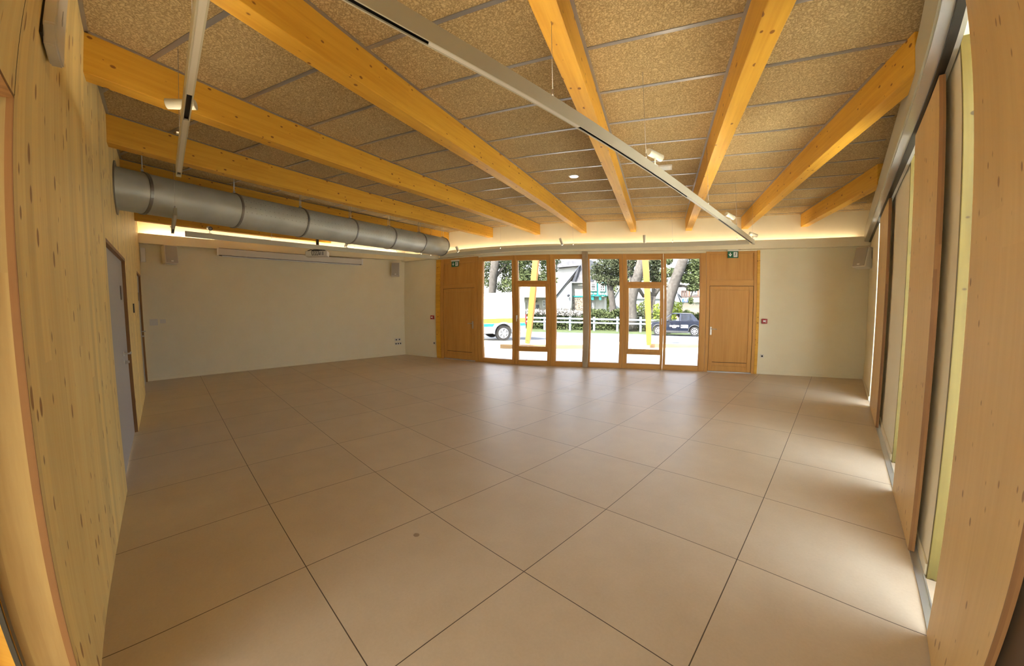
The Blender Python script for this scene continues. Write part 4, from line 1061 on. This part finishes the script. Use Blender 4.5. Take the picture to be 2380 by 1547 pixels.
facade('bay_roof', [(1366,655),(1412,655),(1398,640),(1385,636),(1366,640)], 30.55, 3.0, M_wallW, h)
facade('bay_roof_valley', [(1366,655),(1378,655),(1386,638),(1366,643)], 30.45, 0.12, M_slateD, h)
b_ = facade('bay', rect(1368,656,1411,688), 30.55, 3.0, M_teal, h)
bm = nb()
for u0, u1, v0, v1 in ((1372,1377,680,684),(1380,1386,680,684),(1394,1398,680,685),(1400,1403,680,685),(1405,1408,680,685),(1391,1393,657,684),(1409.5,1411,657,686)):
    s0_, z0_ = at(u0, v1, 30.45); s1_, z1_ = at(u1, v0, 30.45); box(bm, s0_, s1_, 30.47, 30.55, z0_, z1_)
obj('white_infill', bm, M_wf, b_, WM)
win(h, 1372, 656, 1387, 676, 30.50, 1, 3, fr=0.16); win(h, 1394, 657, 1407, 677, 30.50, 2, 3, fr=0.12)
facade('bracket', [(1373,688),(1380,688),(1380,697),(1375,697)], 30.65, 0.4, M_teal, h); facade('bracket', [(1391,688),(1397,688),(1397,697),(1393,697)], 30.65, 0.4, M_teal, h)
facade('door', rect(1372,703,1382,722), 31.65, 0.08, M_wf, h)
# white gabled cottage right of the bare trunk
h = thing('house', 'white gabled cottage behind the hedge, right of the bare cypress trunk', 'house', tuple(W(5, 36, gz(36))), WA)
facade('gable_wall', [(1428,748),(1560,748),(1560,693),(1470,693),(1462,660),(1447,656),(1428,688)], 36.0, 6.0, M_wallB, h, True)
facade('roof', [(1468,694),(1562,694),(1552,668),(1470,664)], 35.8, 5.0, M_wallW, h)
bm = nb(); s_a, z_a = at(1428,690,35.9); s_b, z_b = at(1447,655,35.9); tube(bm, [(s_a,35.9,z_a),(s_b,35.9,z_b)], 0.07, n=6); obj('verge_board', bm, M_wf, h, WM)
# half timbered shop
h = thing('house', 'white half-timbered shop building with brick-edged window, at the right behind the trees', 'house', tuple(W(15, 38, gz(38))), WA)
facade('wall', [(1558,748),(1650,748),(1650,640),(1600,640),(1560,668)], 38.0, 6.0, M_wallW, h, True)
facade('side_wall', [(1554,720),(1584,720),(1584,690),(1572,676),(1554,682)], 37.6, 0.3, M_wallB, h)
bm = nb()
for u in (1584.5, 1590, 1595.5): 
    s_, _ = at(u, 690, 37.9); z0_ = at(u, 689, 37.9)[1]; z1_ = at(u, 675, 37.9)[1]; box(bm, s_-0.1, s_+0.1, 37.85, 38, z0_, z1_)
s0_, z0_ = at(1584, 690, 37.9); s1_, z1_ = at(1650, 687.5, 37.9); box(bm, s0_, s1_, 37.84, 38, z0_, z1_)
s1_, z1_ = at(1598, 674.5, 37.9); z0_ = at(1598, 676, 37.9)[1]; box(bm, s0_, s1_, 37.84, 38, z0_, z1_)
obj('timbering', bm, M_timb, h, WM)
facade('brick_surround', rect(1600,672,1604,688), 37.9, 0.1, M_brick, h); facade('brick_surround', rect(1621.5,660,1624.5,687), 37.9, 0.1, M_brick, h)
win(h, 1612, 667, 1620, 682, 37.9, 1, 2); facade('sill', rect(1608,681,1621,684), 37.8, 0.1, M_wf, h)
facade('shop_front', rect(1584,692,1650,702), 37.5, 0.4, M_wf, h)
bm = nb(); s_a, z_a = at(1573,678,37.4); s_b, z_b = at(1584,691,37.4); s_c, z_c = at(1575,688,37.4); s_d, z_d = at(1583,703,37.4)
tube(bm, [(s_a,37.5,z_a),(s_b,37.5,z_b)], 0.06, n=6); tube(bm, [(s_a,37.5,z_a),(s_d,37.5,z_d)], 0.07, n=6); obj('gutter', bm, M_slateD, h, WM)
facade('chimney', rect(1552,650,1557,664), 38.5, 1.0, M_wallB, h)
# shop sign
sg = thing('shop_sign', 'blue and white shop sign on the half-timbered building', 'sign', tuple(W(14.5, 37.4, 1.5)), WA)
facade('board', rect(1585,694,1627,702), 37.42, 0.06, M_signw, sg); facade('blue_field', rect(1585,694,1601,701.5), 37.38, 0.04, pm('sign_blue', (0.02,0.08,0.42), 0.5), sg)
s_, z_ = at(1593, 698, 37.36); text_mesh('lettering', 'AB', 0.36, pm('sign_pink', (0.75,0.25,0.30), 0.5), sg, WM @ Matrix.Translation((s_, 37.35, z_)) @ Matrix.Rotation(R(90), 4, 'X'))
s_, z_ = at(1607.5, 697.5, 37.36); text_mesh('lettering', 'iPure', 0.34, pm('sign_grey_red', (0.35,0.15,0.17), 0.5), sg, WM @ Matrix.Translation((s_, 37.38, z_)) @ Matrix.Rotation(R(90), 4, 'X'))
bm = nb(); s_, z_ = at(1620, 697.5, 37.4); prism(bm, [(s_-0.12,z_-0.06),(s_+0.0,z_-0.1),(s_+0.25,z_+0.15),(s_+0.16,z_+0.16)], 37.39, 37.42); obj('blue_stroke', bm, pm('sign_pale_blue', (0.25,0.40,0.60), 0.5), sg, WM)
# wooded hill far behind
bm = nb()
for u in range(1330, 1660, 14):
    s_, z_ = at(u, 655+8*math.sin(u*0.05), 60); leaves(bm, (s_, 60+random.uniform(-3,3), z_-1), (2.6,2.6,2.2), 110, 0.35)
tag(obj('distant_trees', bm, M_leafM, M=WM), 'green treetops far behind the houses', 'trees', kind='stuff')

# ---- wheels
M_tyre = pm('tyre_rubber', (0.0125,0.0125,0.0125), 0.8); M_rim = pm('alloy_rim', (0.31,0.32,0.34), 0.35, 0.4)
def wheel(parent, M, x, y, z, r, w_, side, spokes=8, steel=False):
    bm = nb(); ring(bm, (x,y,z), (0,1,0), r*0.68, w_, r*0.32, n=36); cyl(bm, (x,y-w_*0.3*side,z), (x,y-w_*0.32*side,z), r*0.68, n=30)
    o = obj('wheel', bm, M_tyre, parent, M)
    bm = nb(); yo = y+side*w_*0.40; ring(bm, (x,yo,z), (0,1,0), r*0.58, 0.03, r*0.09, n=32); cyl(bm, (x,yo-0.02,z), (x,yo+0.02,z), r*0.16, n=16)
    if steel: cyl(bm, (x,yo-0.06*side,z), (x,yo-0.05*side,z), r*0.58, n=30)
    for k in range(spokes):
        a = 2*math.pi*k/spokes; e = Vector((math.cos(a),0,math.sin(a))); g_ = Vector((-math.sin(a),0,math.cos(a)))
        c0, c1 = Vector((x,yo,z))+e*r*0.12, Vector((x,yo,z))+e*r*0.6
        vs = [bm.verts.new(c+g_*ww*r+Vector((0,yy,0))) for yy in (-0.012,0.012) for c, ww in ((c0,-0.05),(c0,0.05),(c1,0.09),(c1,-0.09))]
        for q in ((0,1,2,3),(7,6,5,4),(0,4,5,1),(1,5,6,2),(2,6,7,3),(3,7,4,0)): bm.faces.new([vs[i] for i in q])
    obj('rim', bm, M_rim, o, M)
def arc(cx, cz, r, a0, a1, n=9): return [(cx+r*math.cos(R(a0+(a1-a0)*i/n)), cz+r*math.sin(R(a0+(a1-a0)*i/n))) for i in range(n+1)]
# ---- the dark car
cs = (at(1530,779,17.0)[0]+at(1612,781,17.1)[0])/2
CP = W(cs, 17.9, gz(17.0)+0.01)
car = thing('car', 'dark blue hatchback with white lettering parked on the road outside', 'car', tuple(CP), WA+R(1))
CM = Matrix.Translation(CP) @ Matrix.Rotation(WA+R(1), 4, 'Z')
M_car = pm('dark_blue_car_paint', (0.006,0.01,0.0225), 0.18, 0.2); M_clad = pm('grey_car_cladding', (0.025,0.0275,0.03), 0.6)
M_cglass = glass_material('car_glass', (0.35,0.45,0.55), 1.6)
wb = 1.22
poly = [(-1.80,0.30),(-1.86,0.55),(-1.82,0.72),(-1.66,0.84),(-0.92,0.98),(0.3,0.99),(1.45,1.04),(1.68,0.92),(1.74,0.55),(1.70,0.30)]
poly += arc(wb, 0.32, 0.37, 0, 180)+arc(-wb, 0.32, 0.37, 0, 180)
bm = nb(); prism(bm, poly, -0.86, 0.86); bmesh.ops.bevel(bm, geom=[e for e in bm.edges if abs(e.verts[0].co.y-e.verts[1].co.y) < 1e-4 and min(e.verts[0].co.z, e.verts[1].co.z) > 0.6], offset=0.05, segments=3, affect='EDGES')
cb = obj('body', bm, M_car, car, CM)
bm = nb()
for x0, x1, z0, z1 in ((-0.86,0.86,0.20,0.33),): box(bm, x0, x1, -0.885, 0.885, z0, z1, bev=0.01)
for cx in (-wb, wb):
    for sy in (-1, 1):
        pts = arc(cx, 0.32, 0.40, -5, 185, 16)
        tube(bm, [(x, sy*0.865, z) for x, z in pts], 0.035, n=6)
obj('lower_cladding', bm, M_clad, cb, CM)
# greenhouse
bm = nb(); hexa(bm, [(-0.33,-0.60,1.40),(1.14,-0.60,1.38),(1.14,0.60,1.38),(-0.33,0.60,1.40),(-0.22,-0.55,1.46),(1.04,-0.55,1.45),(1.04,0.55,1.45),(-0.22,0.55,1.46)])
bmesh.ops.recalc_face_normals(bm, faces=bm.faces[:]); bmesh.ops.bevel(bm, geom=bm.edges[:], offset=0.025, segments=2, affect='EDGES')
obj('roof', bm, M_car, car, CM)
def pillar(b, x0, x1, xt0, xt1, sy): hexa(b, [(x0,sy*0.84,0.96),(x1,sy*0.84,0.96),(x1,sy*0.79,0.96),(x0,sy*0.79,0.96),(xt0,sy*0.62,1.41),(xt1,sy*0.62,1.41),(xt1,sy*0.57,1.41),(xt0,sy*0.57,1.41)])
bm = nb()
for sy in (-1, 1):
    pillar(bm, -1.00,-0.92,-0.36,-0.28,sy); pillar(bm, 0.20,0.32,0.22,0.32,sy); pillar(bm, 1.12,1.50,0.92,1.10,sy)
bmesh.ops.recalc_face_normals(bm, faces=bm.faces[:]); obj('pillars', bm, M_car, car, CM)
for nm, x0, x1, xt0, xt1 in (('rear_side_window',0.32,1.12,0.32,0.92),):
    for sy in (-1, 1):
        bm = nb(); hexa(bm, [(x0,sy*0.825,0.97),(x1,sy*0.825,0.97),(x1,sy*0.815,0.97),(x0,sy*0.815,0.97),(xt0,sy*0.605,1.40),(xt1,sy*0.605,1.40),(xt1,sy*0.595,1.40),(xt0,sy*0.595,1.40)]); obj(nm, bm, M_cglass, car, CM)
bm = nb(); hexa(bm, [(-0.99,-0.78,0.96),(-0.98,-0.78,0.96),(-0.98,0.78,0.96),(-0.99,0.78,0.96),(-0.34,-0.58,1.41),(-0.33,-0.58,1.41),(-0.33,0.58,1.41),(-0.34,0.58,1.41)]); obj('windscreen', bm, M_cglass, car, CM)
bm = nb(); hexa(bm, [(1.50,-0.74,1.0),(1.51,-0.74,1.0),(1.51,0.74,1.0),(1.50,0.74,1.0),(1.11,-0.56,1.40),(1.12,-0.56,1.40),(1.12,0.56,1.40),(1.11,0.56,1.40)]); obj('rear_window', bm, M_cglass, car, CM)
for cx in (-wb, wb):
    for sy in (-1, 1): wheel(car, CM, cx, sy*0.77, 0.315, 0.315, 0.19, sy)
bm = nb(); sphere(bm, (-0.58,-0.93,0.98), 0.09, 1.2, 0.8, 0.8); box(bm, -0.58, -0.54, -0.92, -0.84, 0.93, 0.97); obj('door_mirror', bm, M_car, car, CM)
bm = nb(); sphere(bm, (1.62,-0.76,0.88), 0.13, 0.7, 0.9, 0.8); obj('tail_light', bm, pm('tail_red', (0.35,0.01,0.04), 0.3), car, CM)
bm = nb(); sphere(bm, (-1.70,-0.74,0.74), 0.14, 1.1, 0.9, 0.45); obj('headlight', bm, pm('headlight_clear', (0.3,0.325,0.35), 0.2), car, CM)
bm = nb(); box(bm, 0.04, 0.20, -0.875, -0.862, 0.80, 0.825); box(bm, 0.98, 1.16, -0.875, -0.862, 0.82, 0.845); obj('door_handles', bm, M_car, cb, CM)
bm = nb(); 
for x in (-0.80, 0.26): box(bm, x-0.004, x+0.004, -0.8625, -0.8605, 0.34, 0.95)
obj('door_gaps', bm, M_black, cb, CM)
bm = nb()
for x in (0.16, 0.95): box(bm, x, x+0.12, -0.62, -0.18, 0.6, 1.22, bev=0.04); box(bm, x, x+0.12, 0.18, 0.62, 0.6, 1.22, bev=0.04)
obj('seats', bm, M_black, car, CM)
tx = CM @ Matrix.Translation((-0.13,-0.866,0.66)) @ Matrix.Rotation(R(90), 4, 'X')
text_mesh('lettering', 'cozigou', 0.215, M_signw, cb, tx, 0.002)
bm = nb()
tube(bm, [(-0.26,-0.868,0.585),(-0.26,-0.868,0.55),(-0.22,-0.868,0.525),(-0.06,-0.868,0.525),(-0.02,-0.868,0.55),(-0.02,-0.868,0.585)], 0.011, n=6)
obj('smile_mark', bm, M_signw, cb, CM)
bm = nb(); frame_rect(bm, 0.31, 0.79, 0.52, 0.72, -0.870, -0.865, 0.010, bev=0)
for k, z in enumerate((0.685, 0.625, 0.565)): box(bm, 0.34+0.07*(k == 1), 0.76, -0.870, -0.865, z, z+0.024)
obj('slogan_panel', bm, M_signw, cb, CM)
# driver
CD = CM @ Matrix.Translation((0.20,0,0))
dr = thing('person', 'person with dark hair and a pale blue top sitting at the wheel of the car', 'person', tuple(CM @ Vector((-0.25,-0.40,0.45))), WA)
M_skin = pm('skin', (0.52,0.30,0.20), 0.6); M_shirt = pm('pale_blue_top', (0.30,0.42,0.55), 0.8)
bm = nb()
vsk = [(-0.02,-0.40,0.62),(-0.03,-0.40,0.85),(-0.05,-0.40,1.03),(-0.07,-0.40,1.12),(-0.09,-0.40,1.20)]
tube(bm, vsk, [0.16,0.15,0.17,0.065,0.058], n=14)
sphere(bm, (-0.11,-0.40,1.24), 0.10, 0.98, 0.80, 1.18, 3); sphere(bm, (-0.21,-0.40,1.23), 0.018, 1.3, 0.8, 1.0); sphere(bm, (-0.11,-0.485,1.24), 0.022, 0.8, 0.5, 1.3)
for sy in (-0.56, -0.24): tube(bm, [(-0.05,sy,1.0),(-0.15,sy-0.03*(1 if sy < -0.4 else -1),0.82),(-0.40,sy,0.90),(-0.46,sy,0.93)], [0.055,0.046,0.036,0.03], n=8)
for sy in (-0.56, -0.24):
    for q in range(4): tube(bm, [(-0.46,sy-0.03+0.02*q,0.935),(-0.51,sy-0.03+0.02*q,0.95),(-0.52,sy-0.03+0.02*q,0.92)], 0.009, n=5)
    tube(bm, [(-0.46,sy+0.03,0.93),(-0.49,sy+0.045,0.955)], 0.010, n=5)
obj('body', bm, M_skin, dr, CD)
bm = nb(); tube(bm, [(-0.02,-0.40,0.60),(-0.03,-0.40,0.85),(-0.05,-0.40,1.03),(-0.065,-0.40,1.08)], [0.175,0.168,0.188,0.10], n=14)
for sy in (-0.56, -0.24): tube(bm, [(-0.05,sy,1.02),(-0.15,sy-0.03*(1 if sy < -0.4 else -1),0.83),(-0.26,sy,0.86)], [0.065,0.056,0.048], n=8)
obj('shirt', bm, M_shirt, dr, CD)
bm = nb(); sphere(bm, (-0.085,-0.40,1.275), 0.112, 0.98, 0.90, 1.05, 3)
for v in bm.verts:
    if v.co.x < -0.15 and v.co.z < 1.30: v.co.x = -0.15
obj('hair', bm, pm('dark_hair', (0.01,0.0075,0.006), 0.6), dr, CD)
bm = nb(); ring(bm, (-0.50,-0.40,0.90), (1,0,0.35), 0.15, 0.025, 0.025, n=24); obj('steering_wheel', bm, M_black, car, CM)

# ---- the white van, parked aslant, its rear towards the middle
wsp = None
for k in range(30, 140):
    s_, z_ = at(1171, 792, k*0.1)
    if z_ <= gz(k*0.1): wsp = W(s_, k*0.1, gz(k*0.1)); break
VA = WA+R(44)
VM = Matrix.Translation(wsp) @ Matrix.Rotation(VA, 4, 'Z')     # origin under the rear wheel, -y faces the room
van = thing('van', 'white van with a yellow lettered band and a teal stripe parked outside the left window', 'van', tuple(wsp), VA)
M_van = pm('van_white', (0.80,0.80,0.80), 0.35); M_vy = pm('van_yellow', (0.75,0.72,0.03), 0.5); M_vt = pm('van_teal', (0.0,0.42,0.40), 0.4); M_vg = pm('van_grey', (0.22,0.25,0.29), 0.6)
YS = 0.0
bm = nb()
poly = [(-4.35,0.42),(-4.45,0.75),(-4.3,1.02),(-3.55,1.22),(-3.05,1.95),(-2.8,2.12),(0.9,2.20),(1.0,2.12),(1.06,0.45),(0.95,0.36)]+arc(0,0.36,0.42,0,180)+arc(-3.4,0.36,0.42,0,180)
prism(bm, poly, 0.0, 1.95)
bmesh.ops.bevel(bm, geom=[e for e in bm.edges if e.calc_length() > 0.3 and min(e.verts[0].co.z, e.verts[1].co.z) > 1.9], offset=0.09, segments=3, affect='EDGES')
vb = obj('body', bm, M_van, van, VM)
bm = nb(); box(bm, -2.95, 1.055, -0.008, 0.002, 0.80, 1.01); obj('yellow_band', bm, M_vy, vb, VM)
text_mesh('lettering', 'TERRASSEMENT - VRD - ENR', 0.17, pm('band_lettering', (0.09,0.10,0.02), 0.6), vb, VM @ Matrix.Translation((-0.55,-0.009,0.905)) @ Matrix.Rotation(R(90), 4, 'X'), 0.001)
bm = nb()
prism(bm, [(-2.95,0.66),(-0.50,0.66),(-0.42,0.78),(-2.95,0.78)], -0.008, 0.002); prism(bm, [(0.46,0.66),(1.055,0.66),(1.055,0.78),(0.38,0.78)], -0.008, 0.002)
obj('teal_stripe', bm, M_vt, vb, VM)
bm = nb(); prism(bm, [(-2.95,0.40),(-0.46,0.40),(-0.50,0.655),(-2.95,0.655)], -0.010, 0.002); box(bm, 0.46, 1.06, -0.010, 0.002, 0.42, 0.655)
obj('grey_sill', bm, M_vg, vb, VM)
bm = nb(); tube(bm, [(x, 0.0, z) for x, z in arc(0,0.36,0.45,-5,185,18)], 0.04, n=6); obj('wheel_arch', bm, M_vg, vb, VM)
bm = nb(); box(bm, 1.03, 1.10, -0.015, 0.16, 0.72, 1.16, bev=0.01); obj('tail_light', bm, pm('van_light_red', (0.35,0.005,0.01), 0.3), van, VM)
bm = nb(); box(bm, 1.0, 1.14, 0.0, 1.95, 0.36, 0.52, bev=0.02); obj('rear_bumper', bm, M_vg, van, VM)
bm = nb(); box(bm, 1.13, 1.145, 0.1, 0.4, 0.40, 0.46); obj('reflector', bm, pm('van_reflector', (0.3,0.01,0.01), 0.3), van, VM)
for x in (0, -3.4):
    wheel(van, VM, x, 0.13, 0.35, 0.35, 0.22, -1, 6, True); wheel(van, VM, x, 1.80, 0.35, 0.35, 0.22, 1, 6, True)
bm = nb(); box(bm, -3.0, 0.95, 0.35, 1.65, 0.30, 0.44); obj('underbody', bm, M_black, van, VM)
bm = nb(); hexa(bm, [(-3.5,0.2,1.24),(-3.47,0.2,1.24),(-3.47,1.75,1.24),(-3.5,1.75,1.24),(-3.08,0.25,1.9),(-3.05,0.25,1.9),(-3.05,1.7,1.9),(-3.08,1.7,1.9)]); obj('windscreen', bm, M_cglass, van, VM)
bm = nb(); prism(bm, [(-3.3,1.28),(-2.3,1.28),(-2.3,1.85),(-2.95,1.85)], -0.004, 0.004); obj('cab_window', bm, M_win, van, VM)
